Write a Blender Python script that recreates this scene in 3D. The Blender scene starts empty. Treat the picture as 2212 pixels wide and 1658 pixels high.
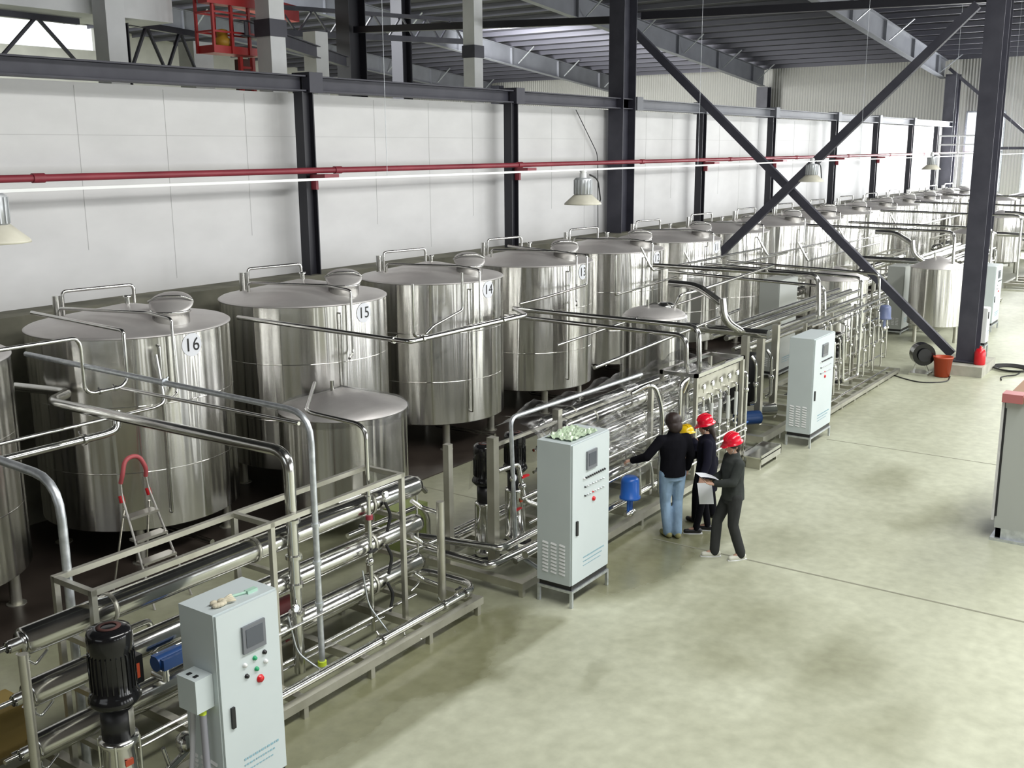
import bpy, math, random
from mathutils import Vector, Matrix
C = bpy.context.scene.collection
SC = bpy.context.scene
PI = math.pi
R = math.radians

# ------------------------------------------------------------------ camera
H = 5.4
f, CX, CY = 2276.0, 1106.0, 829.0
vX = Vector((2740-CX, 312-CY, f)); vY = Vector((-2216-CX, 345-CY, f))
dX = vX.normalized(); dY = (vY-dX*vY.dot(dX)).normalized(); dZ = dX.cross(dY)
right = Vector((dX.x, dY.x, dZ.x)); down = Vector((dX.y, dY.y, dZ.y)); fwd = Vector((dX.z, dY.z, dZ.z))
M = Matrix.Identity(4)
for i in range(3):
    M[i][0] = right[i]; M[i][1] = -down[i]; M[i][2] = -fwd[i]
M[2][3] = H
cd = bpy.data.cameras.new('camera'); cam = bpy.data.objects.new('camera', cd); C.objects.link(cam)
cam.matrix_world = M
cd.sensor_width = 36; cd.lens = f/2212*36; cd.clip_end = 300
SC.camera = cam
SC.view_settings.view_transform = 'Standard'; SC.view_settings.look = 'None'
SC.view_settings.exposure = -0.17; SC.view_settings.gamma = 1
SC.view_settings.use_curve_mapping = False

# ------------------------------------------------------------------ world and light
W = bpy.data.worlds.new('world'); SC.world = W; W.use_nodes = True
bg = W.node_tree.nodes['Background']; bg.inputs[0].default_value = (.93, .97, 1, 1); bg.inputs[1].default_value = 1.6
def area(name, loc, tgt, sx, sy, power, col=(1, 1, 1)):
    l = bpy.data.lights.new(name, 'AREA'); l.shape = 'RECTANGLE'; l.size = sx; l.size_y = sy
    l.energy = power; l.color = col
    o = bpy.data.objects.new(name, l); C.objects.link(o); o.location = loc
    d = (Vector(tgt)-Vector(loc)).normalized()
    o.rotation_euler = d.to_track_quat('-Z', 'Y').to_euler()
    return o
# daylight entering by the windows of the right wall and the far gable; overhead and bay fills are added
WX = [2+5*k for k in range(13)]
for x in WX:
    area('window_daylight', (x, -13.8, 3.9), (x, 0, 3.6), 2.2, 5.4, (55+x*9.5)*(2.0 if 15 < x < 42 else .9), (.97, .99, 1))
area('roof_fill', (9, -1.5, 13.0), (9, -1.5, 0), 16, 2.4, 3000, (1, 1, .97))  # unseen fill added under the closed roof to brighten the floor
area('roof_fill', (34, -1.5, 11.6), (34, -1.5, 0), 26, 2.4, 4600, (1, 1, .97))  # same added overhead fill, farther down the hall
area('gable_daylight', (64.4, 6.5, 5.0), (20, 9.5, 3), 9, 5.0, 3600, (.97, .99, 1))
area('gable_daylight', (64.4, 13.2, 5.0), (20, 12.5, 3), 1.9, 4.2, 1500, (.97, .99, 1))
area('bay_fill', (20, 40, 12.9), (24, 44, 0), 30, 3, 16000, (.98, 1, 1))  # fill added over the neighbouring bay, away from its window
area('bay_fill', (46, 33, 10.9), (62, 33, 7), 3, 26, 8000, (1, 1, .97))  # fill added to brighten the far siding above the wall

# ------------------------------------------------------------------ materials
def mat(name, col, rough=.5, metal=0, **k):
    m = bpy.data.materials.new(name); m.use_nodes = True
    b = m.node_tree.nodes['Principled BSDF']
    b.inputs['Base Color'].default_value = (*col, 1); b.inputs['Roughness'].default_value = rough
    b.inputs['Metallic'].default_value = metal
    for a, v in k.items(): b.inputs[a.replace('_', ' ')].default_value = v
    return m
def N(m, t, **k):
    n = m.node_tree.nodes.new(t)
    for a, v in k.items(): setattr(n, a, v)
    return n
def L(m, a, b): m.node_tree.links.new(a, b)
def bsdf(m): return m.node_tree.nodes['Principled BSDF']
def noisy(m, c1, c2, scale=3, mscale=(1, 1, 1), bump=0, dist=.01, rough=None, detail=5, lo=.3, hi=.7):
    tc = N(m, 'ShaderNodeTexCoord'); mp = N(m, 'ShaderNodeMapping'); nz = N(m, 'ShaderNodeTexNoise')
    mp.inputs['Scale'].default_value = mscale; nz.inputs['Scale'].default_value = scale; nz.inputs['Detail'].default_value = detail
    L(m, tc.outputs['Object'], mp.inputs[0]); L(m, mp.outputs[0], nz.inputs['Vector'])
    cr = N(m, 'ShaderNodeValToRGB'); cr.color_ramp.elements[0].position = lo; cr.color_ramp.elements[1].position = hi
    cr.color_ramp.elements[0].color = (*c1, 1); cr.color_ramp.elements[1].color = (*c2, 1)
    L(m, nz.outputs[0], cr.inputs[0]); L(m, cr.outputs[0], bsdf(m).inputs['Base Color'])
    if rough:
        mr = N(m, 'ShaderNodeMapRange'); mr.inputs[3].default_value = rough[0]; mr.inputs[4].default_value = rough[1]
        L(m, nz.outputs[0], mr.inputs[0]); L(m, mr.outputs[0], bsdf(m).inputs['Roughness'])
    if bump:
        bp = N(m, 'ShaderNodeBump'); bp.inputs['Strength'].default_value = bump; bp.inputs['Distance'].default_value = dist
        L(m, nz.outputs[0], bp.inputs['Height']); L(m, bp.outputs[0], bsdf(m).inputs['Normal'])
    return m
def tank_steel(name):
    m = mat(name, (.7, .69, .66), .13, 1)
    tc = N(m, 'ShaderNodeTexCoord'); oi = N(m, 'ShaderNodeObjectInfo'); ad = N(m, 'ShaderNodeVectorMath')
    cb = N(m, 'ShaderNodeCombineXYZ'); ml = N(m, 'ShaderNodeMath', operation='MULTIPLY'); ml.inputs[1].default_value = 40
    L(m, oi.outputs['Random'], ml.inputs[0])
    for i in range(3): L(m, ml.outputs[0], cb.inputs[i])
    mp = N(m, 'ShaderNodeMapping'); mp.inputs['Scale'].default_value = (1, 1, .06)
    L(m, tc.outputs['Object'], mp.inputs[0]); L(m, mp.outputs[0], ad.inputs[0]); L(m, cb.outputs[0], ad.inputs[1])
    n1 = N(m, 'ShaderNodeTexNoise'); n1.inputs['Scale'].default_value = 1.9; n1.inputs['Detail'].default_value = 1.8
    L(m, ad.outputs[0], n1.inputs['Vector'])
    bp = N(m, 'ShaderNodeBump'); bp.inputs['Strength'].default_value = 1; bp.inputs['Distance'].default_value = .12
    L(m, n1.outputs[0], bp.inputs['Height']); L(m, bp.outputs[0], bsdf(m).inputs['Normal'])
    n2 = N(m, 'ShaderNodeTexNoise'); n2.inputs['Scale'].default_value = 9; n2.inputs['Detail'].default_value = 4
    L(m, ad.outputs[0], n2.inputs['Vector'])
    mr = N(m, 'ShaderNodeMapRange'); mr.inputs[3].default_value = .08; mr.inputs[4].default_value = .26
    mr.inputs[3].default_value = .15; mr.inputs[4].default_value = .27
    L(m, n2.outputs[0], mr.inputs[0]); L(m, mr.outputs[0], bsdf(m).inputs['Roughness'])
    tg = N(m, 'ShaderNodeTangent', direction_type='RADIAL', axis='Z'); L(m, tg.outputs[0], bsdf(m).inputs['Tangent'])
    bsdf(m).inputs['Anisotropic'].default_value = .93; bsdf(m).inputs['Anisotropic Rotation'].default_value = .25
    return m
STEEL = tank_steel('polished tank steel')
ROOF_STEEL = noisy(mat('tank roof steel', (.6, .57, .55), .3, .55), (.62, .59, .58), (.76, .74, .72), 1.5, bump=.12, dist=.05, rough=(.35, .55))
PIPE = noisy(mat('pipe steel', (.7, .7, .68), .16, 1), (.62, .62, .6), (.78, .78, .75), 4, bump=.05, rough=(.12, .22))
FRAME = noisy(mat('satin frame steel', (.55, .54, .48), .38, .85), (.45, .44, .38), (.62, .61, .54), 3, rough=(.3, .5))
GALV = noisy(mat('galvanised steel', (.6, .63, .66), .4, .8), (.5, .53, .56), (.72, .75, .78), 14, rough=(.3, .5))
SLATE = noisy(mat('slate column paint', (.05, .05, .07), .55), (.038, .038, .055), (.062, .062, .082), 2)
BLACKP = mat('black beam paint', (.022, .022, .03), .5)
RAFT = noisy(mat('rafter paint', (.17, .175, .2), .55), (.15, .155, .18), (.19, .2, .225), 1)
WHITEC = noisy(mat('white column plaster', (.6, .61, .62), .8), (.66, .67, .68), (.8, .81, .82), 1.2, bump=.1)
CAB = noisy(mat('cabinet paint', (.56, .62, .63), .5), (.54, .6, .61), (.57, .63, .64), 2)
CABG = mat('grey cabinet paint', (.42, .44, .42), .5)
BLK = mat('black plastic', (.012, .012, .014), .4)
BLKG = mat('black gloss enamel', (.008, .008, .009), .14)
BLUE = mat('blue paint', (.012, .1, .42), .35)
DBLUE = mat('dark blue paint', (.008, .045, .16), .4)
RED = mat('red plastic', (.62, .012, .02), .3)
REDP = noisy(mat('red pipe paint', (.3, .03, .05), .45), (.22, .02, .035), (.36, .05, .07), 1)
REDSTEEL = mat('red steel paint', (.42, .02, .02), .45)
ORANGE = mat('orange plastic', (.42, .06, .02), .4)
YEL = mat('yellow plastic', (.7, .55, .02), .4)
YGRN = mat('yellow green tape', (.6, .75, .05), .5)
WHITE = mat('white plastic', (.75, .76, .76), .4)
PAPER = mat('white paper', (.85, .87, .92), .7)
SCREEN = mat('screen glass', (.09, .1, .12), .12)
BEZEL = mat('screen bezel', (.16, .17, .19), .4)
GREEN = mat('green button', (.02, .35, .15), .4)
INK = mat('faint blue print', (.25, .42, .5), .6)
INKD = mat('sticker ink', (.02, .02, .02), .6)
LAMPW = noisy(mat('lamp shade enamel', (.62, .6, .5), .4), (.55, .53, .44), (.66, .64, .54), 5)
LAMPG = mat('lamp housing', (.5, .52, .54), .4, .4)
RUBBER = mat('rubber', (.02, .02, .02), .8)
CARD = mat('brown board', (.32, .2, .13), .8)
CREAM = mat('cotton', (.6, .55, .42), .9)
CONC = noisy(mat('concrete ledge', (.2, .195, .15), .9), (.1, .1, .075), (.25, .245, .19), 1.3, bump=.3, detail=8)
PLINTH = noisy(mat('concrete plinth', (.4, .4, .34), .9), (.32, .32, .27), (.48, .47, .4), 3, bump=.2)
# clear plastic sheeting
FILM = bpy.data.materials.new('clear film'); FILM.use_nodes = True
nt = FILM.node_tree; nt.nodes.remove(nt.nodes['Principled BSDF'])
tr = nt.nodes.new('ShaderNodeBsdfTransparent'); gl = nt.nodes.new('ShaderNodeBsdfGlossy'); gl.inputs['Roughness'].default_value = .24
tr.inputs[0].default_value = (.86, .86, .86, 1)
mx = nt.nodes.new('ShaderNodeMixShader'); lw = nt.nodes.new('ShaderNodeLayerWeight'); lw.inputs[0].default_value = .07
tc = nt.nodes.new('ShaderNodeTexCoord'); mp = nt.nodes.new('ShaderNodeMapping'); mp.inputs['Scale'].default_value = (.25, 2.5, 2.5)
nz = nt.nodes.new('ShaderNodeTexNoise'); nz.inputs['Scale'].default_value = 3.5; nz.inputs['Detail'].default_value = 4; nz.inputs['Distortion'].default_value = 1.5
bp = nt.nodes.new('ShaderNodeBump'); bp.inputs['Strength'].default_value = .4; bp.inputs['Distance'].default_value = .04
for a, b in ((tc.outputs['Object'], mp.inputs[0]), (mp.outputs[0], nz.inputs['Vector']), (nz.outputs[0], bp.inputs['Height']),
             (bp.outputs[0], gl.inputs['Normal']), (bp.outputs[0], lw.inputs['Normal']), (lw.outputs['Facing'], mx.inputs[0]),
             (tr.outputs[0], mx.inputs[1]), (gl.outputs[0], mx.inputs[2]), (mx.outputs[0], nt.nodes['Material Output'].inputs[0])):
    nt.links.new(a, b)
# clothing and skin
def cloth(n, c, b=.4):
    return noisy(mat(n, c, .9, Specular_IOR_Level=.12), tuple(v*.8 for v in c), tuple(v*1.2 for v in c), 9, bump=b, dist=.02, mscale=(1, 1, .5))
SKIN = mat('skin', (.5, .3, .22), .5)
HAIR = mat('hair', (.025, .014, .012), .5)
JBLK = cloth('black knit', (.006, .006, .009)); NAVY = cloth('dark navy coat', (.008, .008, .016))
DENIM = cloth('light denim', (.25, .36, .5), .6); DGREY = cloth('dark grey cloth', (.045, .05, .048)); DGREY2 = cloth('grey trousers', (.04, .042, .042))
HELM = mat('red helmet', (.68, .008, .03), .22); YHELM = mat('yellow helmet', (.75, .5, .01), .25)
SHOEW = mat('pale canvas', (.6, .6, .52), .7)

def floor_mat():
    m = mat('concrete floor', (.5, .5, .4), .4)
    tc = N(m, 'ShaderNodeTexCoord')
    n1 = N(m, 'ShaderNodeTexNoise'); n1.inputs['Scale'].default_value = .45; n1.inputs['Detail'].default_value = 7; n1.inputs['Roughness'].default_value = .6
    L(m, tc.outputs['Object'], n1.inputs['Vector'])
    cr = N(m, 'ShaderNodeValToRGB'); e = cr.color_ramp.elements
    e[0].position = .3; e[0].color = (.4, .41, .305, 1); e[1].position = .62; e[1].color = (.53, .545, .425, 1)
    L(m, n1.outputs[0], cr.inputs[0]); col = cr.outputs[0]
    n3 = N(m, 'ShaderNodeTexNoise'); n3.inputs['Scale'].default_value = 6; n3.inputs['Detail'].default_value = 8
    L(m, tc.outputs['Object'], n3.inputs['Vector'])
    c3 = N(m, 'ShaderNodeValToRGB'); c3.color_ramp.elements[0].position = .3; c3.color_ramp.elements[1].position = .7
    c3.color_ramp.elements[0].color = (.86, .86, .84, 1); c3.color_ramp.elements[1].color = (1.06, 1.06, 1.05, 1)
    L(m, n3.outputs[0], c3.inputs[0])
    mm = N(m, 'ShaderNodeMix', data_type='RGBA', blend_type='MULTIPLY'); mm.inputs[0].default_value = 1
    L(m, col, mm.inputs[6]); L(m, c3.outputs[0], mm.inputs[7]); col = mm.outputs[2]
    # distorted coordinates for the stains
    n2 = N(m, 'ShaderNodeTexNoise'); n2.inputs['Scale'].default_value = 1.1; n2.inputs['Detail'].default_value = 5
    L(m, tc.outputs['Object'], n2.inputs['Vector'])
    sub = N(m, 'ShaderNodeVectorMath', operation='SUBTRACT'); sub.inputs[1].default_value = (.5, .5, .5)
    L(m, n2.outputs['Color'], sub.inputs[0])
    sc = N(m, 'ShaderNodeVectorMath', operation='SCALE'); sc.inputs['Scale'].default_value = 1.0
    L(m, sub.outputs[0], sc.inputs[0])
    ad = N(m, 'ShaderNodeVectorMath', operation='ADD'); L(m, tc.outputs['Object'], ad.inputs[0]); L(m, sc.outputs[0], ad.inputs[1])
    wet = None
    # x, y, rx, ry, amount : wet patches and stains in metres
    for (x, y, rx, ry, a, s) in ((8.3, 6.75, 1.5, .62, .95, .8), (6.2, 6.85, 2.2, .6, .85, .8), (9.3, 7.6, .9, 1.3, .55, .8), (12.2, 6.3, 1.7, .75, .9, .8),
                              (11.0, 4.3, 1.0, .8, .5, .2), (9.9, 4.1, .7, .5, .45, .2), (10.5, 3.2, 1.3, .5, .5, .2), (9.3, 2.3, .8, .5, .45, .2), (12.0, 5.0, .9, .6, .4, .2), (11.0, 5.4, .6, .3, .3, .2), (17.4, 4.5, .9, .5, .45, .5),
                              (15.9, 3.4, 1.0, .4, .5, .5), (8.8, 5.15, .3, .12, .3, .6), (5, 9.5, 5, 2.2, .7, .6), (12, 10, 6, 1.6, .7, .6), (11.6, 5.6, .8, .4, .35, .5),
                              (25, 9.5, 8, 2.2, .6, .6), (21.5, 7.4, 4.5, 1, .55, .7), (13.4, 5.0, .9, .5, .3, .5)):
        s1 = N(m, 'ShaderNodeVectorMath', operation='SUBTRACT'); s1.inputs[1].default_value = (x, y, 0); L(m, ad.outputs[0], s1.inputs[0])
        s2 = N(m, 'ShaderNodeVectorMath', operation='MULTIPLY'); s2.inputs[1].default_value = (1/rx, 1/ry, 0); L(m, s1.outputs[0], s2.inputs[0])
        ln = N(m, 'ShaderNodeVectorMath', operation='LENGTH'); L(m, s2.outputs[0], ln.inputs[0])
        mr = N(m, 'ShaderNodeMapRange'); mr.inputs[1].default_value = s; mr.inputs[2].default_value = 1.25
        mr.inputs[3].default_value = a; mr.inputs[4].default_value = 0; L(m, ln.outputs['Value'], mr.inputs[0])
        if wet is None: wet = mr.outputs[0]
        else:
            mxx = N(m, 'ShaderNodeMath', operation='MAXIMUM'); L(m, wet, mxx.inputs[0]); L(m, mr.outputs[0], mxx.inputs[1]); wet = mxx.outputs[0]
    # olive tinted slab along the nearest skid, with a straight edge
    sp = N(m, 'ShaderNodeSeparateXYZ'); L(m, tc.outputs['Object'], sp.inputs[0]); spd = N(m, 'ShaderNodeSeparateXYZ'); L(m, ad.outputs[0], spd.inputs[0])
    e1 = N(m, 'ShaderNodeMapRange'); e1.inputs[1].default_value = 6.02; e1.inputs[2].default_value = 6.12; L(m, sp.outputs[1], e1.inputs[0])
    e2 = N(m, 'ShaderNodeMapRange'); e2.inputs[1].default_value = 9.55; e2.inputs[2].default_value = 9.8; e2.inputs[3].default_value = .62; e2.inputs[4].default_value = 0; L(m, spd.outputs[0], e2.inputs[0])
    em = N(m, 'ShaderNodeMath', operation='MULTIPLY'); L(m, e1.outputs[0], em.inputs[0]); L(m, e2.outputs[0], em.inputs[1])
    mxx = N(m, 'ShaderNodeMath', operation='MAXIMUM'); L(m, wet, mxx.inputs[0]); L(m, em.outputs[0], mxx.inputs[1]); wet = mxx.outputs[0]
    dk = N(m, 'ShaderNodeMix', data_type='RGBA', blend_type='MULTIPLY'); dk.inputs[7].default_value = (.4, .39, .29, 1)
    L(m, wet, dk.inputs[0]); L(m, col, dk.inputs[6])
    L(m, dk.outputs[2], bsdf(m).inputs['Base Color'])
    mr = N(m, 'ShaderNodeMapRange'); mr.inputs[1].default_value = .5; mr.inputs[3].default_value = .45; mr.inputs[4].default_value = .15
    L(m, wet, mr.inputs[0]); L(m, mr.outputs[0], bsdf(m).inputs['Roughness'])
    bp = N(m, 'ShaderNodeBump'); bp.inputs['Strength'].default_value = .06; bp.inputs['Distance'].default_value = .02
    L(m, n3.outputs[0], bp.inputs['Height']); L(m, bp.outputs[0], bsdf(m).inputs['Normal'])
    return m
FLOOR = floor_mat()
def siding_mat():
    m = mat('ribbed siding', (.5, .49, .47), .5)
    tc = N(m, 'ShaderNodeTexCoord'); w = N(m, 'ShaderNodeTexWave', wave_type='BANDS', bands_direction='Y'); w.inputs['Scale'].default_value = 1.9
    L(m, tc.outputs['Object'], w.inputs[0])
    cr = N(m, 'ShaderNodeValToRGB'); cr.color_ramp.elements[0].color = (.38, .38, .365, 1); cr.color_ramp.elements[1].color = (.46, .46, .44, 1)
    cr.color_ramp.elements[0].position = .05; cr.color_ramp.elements[1].position = .35
    L(m, w.outputs[0], cr.inputs[0]); L(m, cr.outputs[0], bsdf(m).inputs['Base Color'])
    bp = N(m, 'ShaderNodeBump'); bp.inputs['Distance'].default_value = .04; L(m, w.outputs[0], bp.inputs['Height']); L(m, bp.outputs[0], bsdf(m).inputs['Normal'])
    return m
SIDING = siding_mat()
PLASTER = noisy(mat('white plaster', (.78, .78, .78), .75), (.72, .72, .72), (.8, .8, .8), 1.0, (1, 1, 2), bump=.08, rough=(.5, .7), detail=8)
DARKW = noisy(mat('dark block wall', (.08, .07, .065), .8), (.06, .05, .045), (.12, .11, .1), 1)
CEILM = noisy(mat('dark roof sheet', (.035, .035, .045), .7), (.028, .028, .038), (.045, .045, .055), 1.2)

# ------------------------------------------------------------------ mesh helpers
class MB:
    def __init__(s): s.v = []; s.f = []; s.sm = []
    def add(s, v, fs, smooth=False):
        n = len(s.v); s.v += [tuple(p) for p in v]; s.f += [tuple(i+n for i in q) for q in fs]; s.sm += [smooth]*len(fs); return s
    def box(s, x0, x1, y0, y1, z0, z1):
        return s.add([(x, y, z) for x in (x0, x1) for y in (y0, y1) for z in (z0, z1)],
                     [(0, 1, 3, 2), (4, 6, 7, 5), (0, 4, 5, 1), (2, 3, 7, 6), (0, 2, 6, 4), (1, 5, 7, 3)])
    def hull8(s, P): # 4 bottom + 4 top, both counter clockwise
        return s.add(P, [(3, 2, 1, 0), (4, 5, 6, 7)]+[(i, (i+1) % 4, 4+(i+1) % 4, 4+i) for i in range(4)])
    def bar(s, a, b, w, h, up=(0, 0, 1)): # box beam between two points
        a = Vector(a); b = Vector(b); d = (b-a).normalized(); up = Vector(up)
        if abs(d.dot(up)) > .98: up = Vector((1, 0, 0))
        u = d.cross(up).normalized(); v = u.cross(d)
        P = []
        for p in (a, b):
            for i, j in ((-1, -1), (1, -1), (1, 1), (-1, 1)): P.append(p+u*(i*w/2)+v*(j*h/2))
        return s.add(P, [(3, 2, 1, 0), (4, 5, 6, 7)]+[(i, (i+1) % 4, 4+(i+1) % 4, 4+i) for i in range(4)])
    def hbeam(s, a, b, w, h, up=(0, 0, 1), t=.025):
        a = Vector(a); b = Vector(b); d = (b-a).normalized(); up = Vector(up)
        if abs(d.dot(up)) > .98: up = Vector((1, 0, 0))
        u = d.cross(up).normalized(); v = u.cross(d)
        s.bar(a+v*(h/2-t/2), b+v*(h/2-t/2), w, t, up); s.bar(a-v*(h/2-t/2), b-v*(h/2-t/2), w, t, up)
        return s.bar(a, b, t, h-2*t, up)
    def tube(s, pts, r, fil=None, n=10, cap=True, r2=None):
        pts = [Vector(p) for p in pts]
        if fil is None: fil = r*2.5
        P = [pts[0]]
        for i in range(1, len(pts)-1):
            a, b, c = pts[i-1], pts[i], pts[i+1]
            u = (a-b); w = (c-b); lu = u.length; lw_ = w.length
            if lu < 1e-6 or lw_ < 1e-6: continue
            u /= lu; w /= lw_
            if u.dot(w) < -.999: P.append(b); continue
            k = min(fil, lu*.49, lw_*.49)
            s0 = b+u*k; s1 = b+w*k
            for t in (0, .2, .4, .6, .8, 1): P.append(s0*(1-t)**2+b*2*t*(1-t)+s1*t*t)
        P.append(pts[-1])
        rings = []; t0 = (P[1]-P[0]).normalized()
        nrm = t0.orthogonal().normalized()
        for i, p in enumerate(P):
            if i == 0: t = t0
            elif i == len(P)-1: t = (P[i]-P[i-1]).normalized()
            else: t = ((P[i+1]-P[i]).normalized()+(P[i]-P[i-1]).normalized()).normalized()
            nrm = (nrm-t*nrm.dot(t)).normalized(); bi = t.cross(nrm)
            rr = r if r2 is None else r+(r2-r)*i/(len(P)-1)
            rings.append([p+nrm*(math.cos(2*PI*j/n)*rr)+bi*(math.sin(2*PI*j/n)*rr) for j in range(n)])
        V = [q for rg in rings for q in rg]; F = []
        for i in range(len(rings)-1):
            for j in range(n):
                F.append((i*n+j, i*n+(j+1) % n, (i+1)*n+(j+1) % n, (i+1)*n+j))
        s.add(V, F, True)
        if cap:
            s.add(rings[0], [tuple(range(n))[::-1]]); s.add(rings[-1], [tuple(range(n))])
        return s
    def cyl(s, a, b, r, n=16, r2=None): return s.tube([a, b], r, n=n, r2=r2)
    def lathe(s, prof, c=(0, 0, 0), n=32, axis='z', smooth=True, a0=0, a1=2*PI):
        V = []; full = abs(a1-a0-2*PI) < 1e-6; m = n if full else n+1
        for r, z in prof:
            for j in range(m):
                a = a0+(a1-a0)*j/n
                p = (r*math.cos(a), r*math.sin(a), z)
                if axis == 'x': p = (p[2], p[0], p[1])
                if axis == 'y': p = (p[0], p[2], p[1])
                V.append((p[0]+c[0], p[1]+c[1], p[2]+c[2]))
        F = []
        for i in range(len(prof)-1):
            for j in range(n):
                k = (j+1) % m
                F.append((i*m+j, i*m+k, (i+1)*m+k, (i+1)*m+j))
        return s.add(V, F, smooth)
    def ball(s, c, r, n=12, sc=(1, 1, 1)):
        pr = [(math.cos(-PI/2+PI*i/n), math.sin(-PI/2+PI*i/n)) for i in range(n+1)]
        V = []; 
        for q, z in pr:
            for j in range(n): V.append((c[0]+r*sc[0]*q*math.cos(2*PI*j/n), c[1]+r*sc[1]*q*math.sin(2*PI*j/n), c[2]+r*sc[2]*z))
        F = [(i*n+j, i*n+(j+1) % n, (i+1)*n+(j+1) % n, (i+1)*n+j) for i in range(n) for j in range(n)]
        return s.add(V, F, True)
    def build(s, name, m, parent=None, org=None):
        me = bpy.data.meshes.new(name)
        o3 = Vector(org) if org is not None else (Vector(parent['_o']) if parent is not None else Vector((0, 0, 0)))
        me.from_pydata([(p[0]-o3.x, p[1]-o3.y, p[2]-o3.z) for p in s.v], [], s.f)
        me.polygons.foreach_set('use_smooth', s.sm)
        me.materials.append(m); me.validate(); me.update()
        o = bpy.data.objects.new(name, me); C.objects.link(o)
        o['_o'] = tuple(o3)
        if parent is not None: o.parent = parent
        else: o.location = o3
        return o
def tag(o, label, cat, group=None, kind=None):
    if label: o['label'] = label
    if cat: o['category'] = cat
    if group: o['group'] = group
    if kind: o['kind'] = kind
    return o
def empty(name, loc, label, cat, group=None):
    o = bpy.data.objects.new(name, None); C.objects.link(o); o.location = loc; o['_o'] = tuple(loc)
    o.empty_display_size = .2
    return tag(o, label, cat, group)
def struct(name, mb, m):
    o = mb.build(name, m); o['kind'] = 'structure'; return o
def single(name, mb, m, label, cat, group=None, org=None):
    if org is None:
        xs = [p[0] for p in mb.v]; ys = [p[1] for p in mb.v]; zs = [p[2] for p in mb.v]
        org = ((min(xs)+max(xs))/2, (min(ys)+max(ys))/2, min(zs))
    return tag(mb.build(name, m, None, org), label, cat, group)
def kids(o): return [c for c in bpy.data.objects if c.parent == o]
def copy_tree(o, parent=None, cmap=None):
    if cmap is None:
        cmap = {}
        for c in bpy.data.objects:
            if c.parent: cmap.setdefault(c.parent.name, []).append(c)
    c = o.copy(); C.objects.link(c); c.parent = parent
    for ch in cmap.get(o.name, []): copy_tree(ch, c, cmap)
    return c
def txt_mesh(s, size, m, name, parent, place, align='CENTER', depth=0):
    cu = bpy.data.curves.new(name, 'FONT'); cu.body = s; cu.size = size; cu.align_x = align; cu.align_y = 'CENTER'; cu.resolution_u = 3
    o = bpy.data.objects.new(name, cu); C.objects.link(o)
    dg = bpy.context.evaluated_depsgraph_get(); me = bpy.data.meshes.new_from_object(o.evaluated_get(dg))
    bpy.data.objects.remove(o)
    for v in me.vertices: v.co = place(v.co.x, v.co.y)
    me.materials.clear(); me.materials.append(m)
    ob = bpy.data.objects.new(name, me); C.objects.link(ob); ob.parent = parent; ob['_o'] = parent['_o']
    return ob

# ------------------------------------------------------------------ room shell
YW = 15.0
struct('floor', MB().box(-8, 66, -14, 62, -.3, 0), FLOOR)
struct('trim_1', MB().box(12.685, 12.72, -14, 6.5, 0, .002).box(12.69, 12.715, 9.2, 14, 0, .002), mat('dark joint', (.24, .24, .18), .9))
struct('trim_2', MB().box(19.19, 19.215, -14, 6.2, 0, .002), bpy.data.materials['dark joint'])
m = MB().box(-8, 64.7, YW, YW+.24, 3.1, 6.45)
struct('wall_left', m, PLASTER)
struct('wall_left_base', MB().box(-8, 64.7, YW-.02, YW+.26, 0, 3.1), CONC)['kind'] = 'structure'
bpy.data.objects['wall_left_base'].name = 'baseboard_left'
struct('shade_slab', MB().box(-8, 60, 10.95, 14.34, 0, .02), noisy(mat('tank row shade', (.035, .026, .022), .35), (.02, .015, .013), (.07, .055, .045), .8, rough=(.2, .5)))  # shade under and between the tanks, painted as an added near-black floor slab
struct('trim_3', MB().box(-8, 64.7, 14.35, YW, 0, 3.12), CONC)
# fine seams of the plaster boards
sm_ = MB().box(-8, 64, YW-.004, YW, 5.66, 5.668)
xx = 9.8
random.seed(3)
for i in range(20): sm_.box(xx, xx+.008, YW-.004, YW, 3.3 if i % 2 else 3.9, 6.4); xx += 1.55+random.random()*.3
struct('trim_4', sm_, mat('seam grey', (.58, .58, .58), .8))
# far gable wall with tall bright windows
gw = MB()
def wall_x(mb, x0, x1, y0, y1, z0, z1, holes):
    ys = sorted({y0, y1, *[h[0] for h in holes], *[h[1] for h in holes]})
    for a, b in zip(ys, ys[1:]):
        zz = z0
        for h in sorted([h for h in holes if h[0] <= a and h[1] >= b], key=lambda h: h[2]):
            mb.box(x0, x1, a, b, zz, h[2]); zz = h[3]
        if zz < z1: mb.box(x0, x1, a, b, zz, z1)
GH = [(1.5, 11.0, 2.4, 7.6), (12.1, 14.1, 2.9, 7.3)]
wall_x(gw, 64.8, 65.05, -14, 62, 0, 10.3, GH)
struct('wall_far', gw, SIDING)
for k, h in enumerate(GH):
    fm = MB()
    nmul = 4 if k == 0 else 1
    for i in range(nmul+1):
        y = h[0]+(h[1]-h[0])*i/nmul; fm.box(64.78, 64.86, y-.04, y+.04, h[2], h[3])
    for z in (h[2], (h[2]+h[3])/2, h[3]): fm.box(64.78, 64.86, h[0], h[1], z-.04, z+.04)
    struct('window_%d' % (k+1), fm, GALV)
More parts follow.
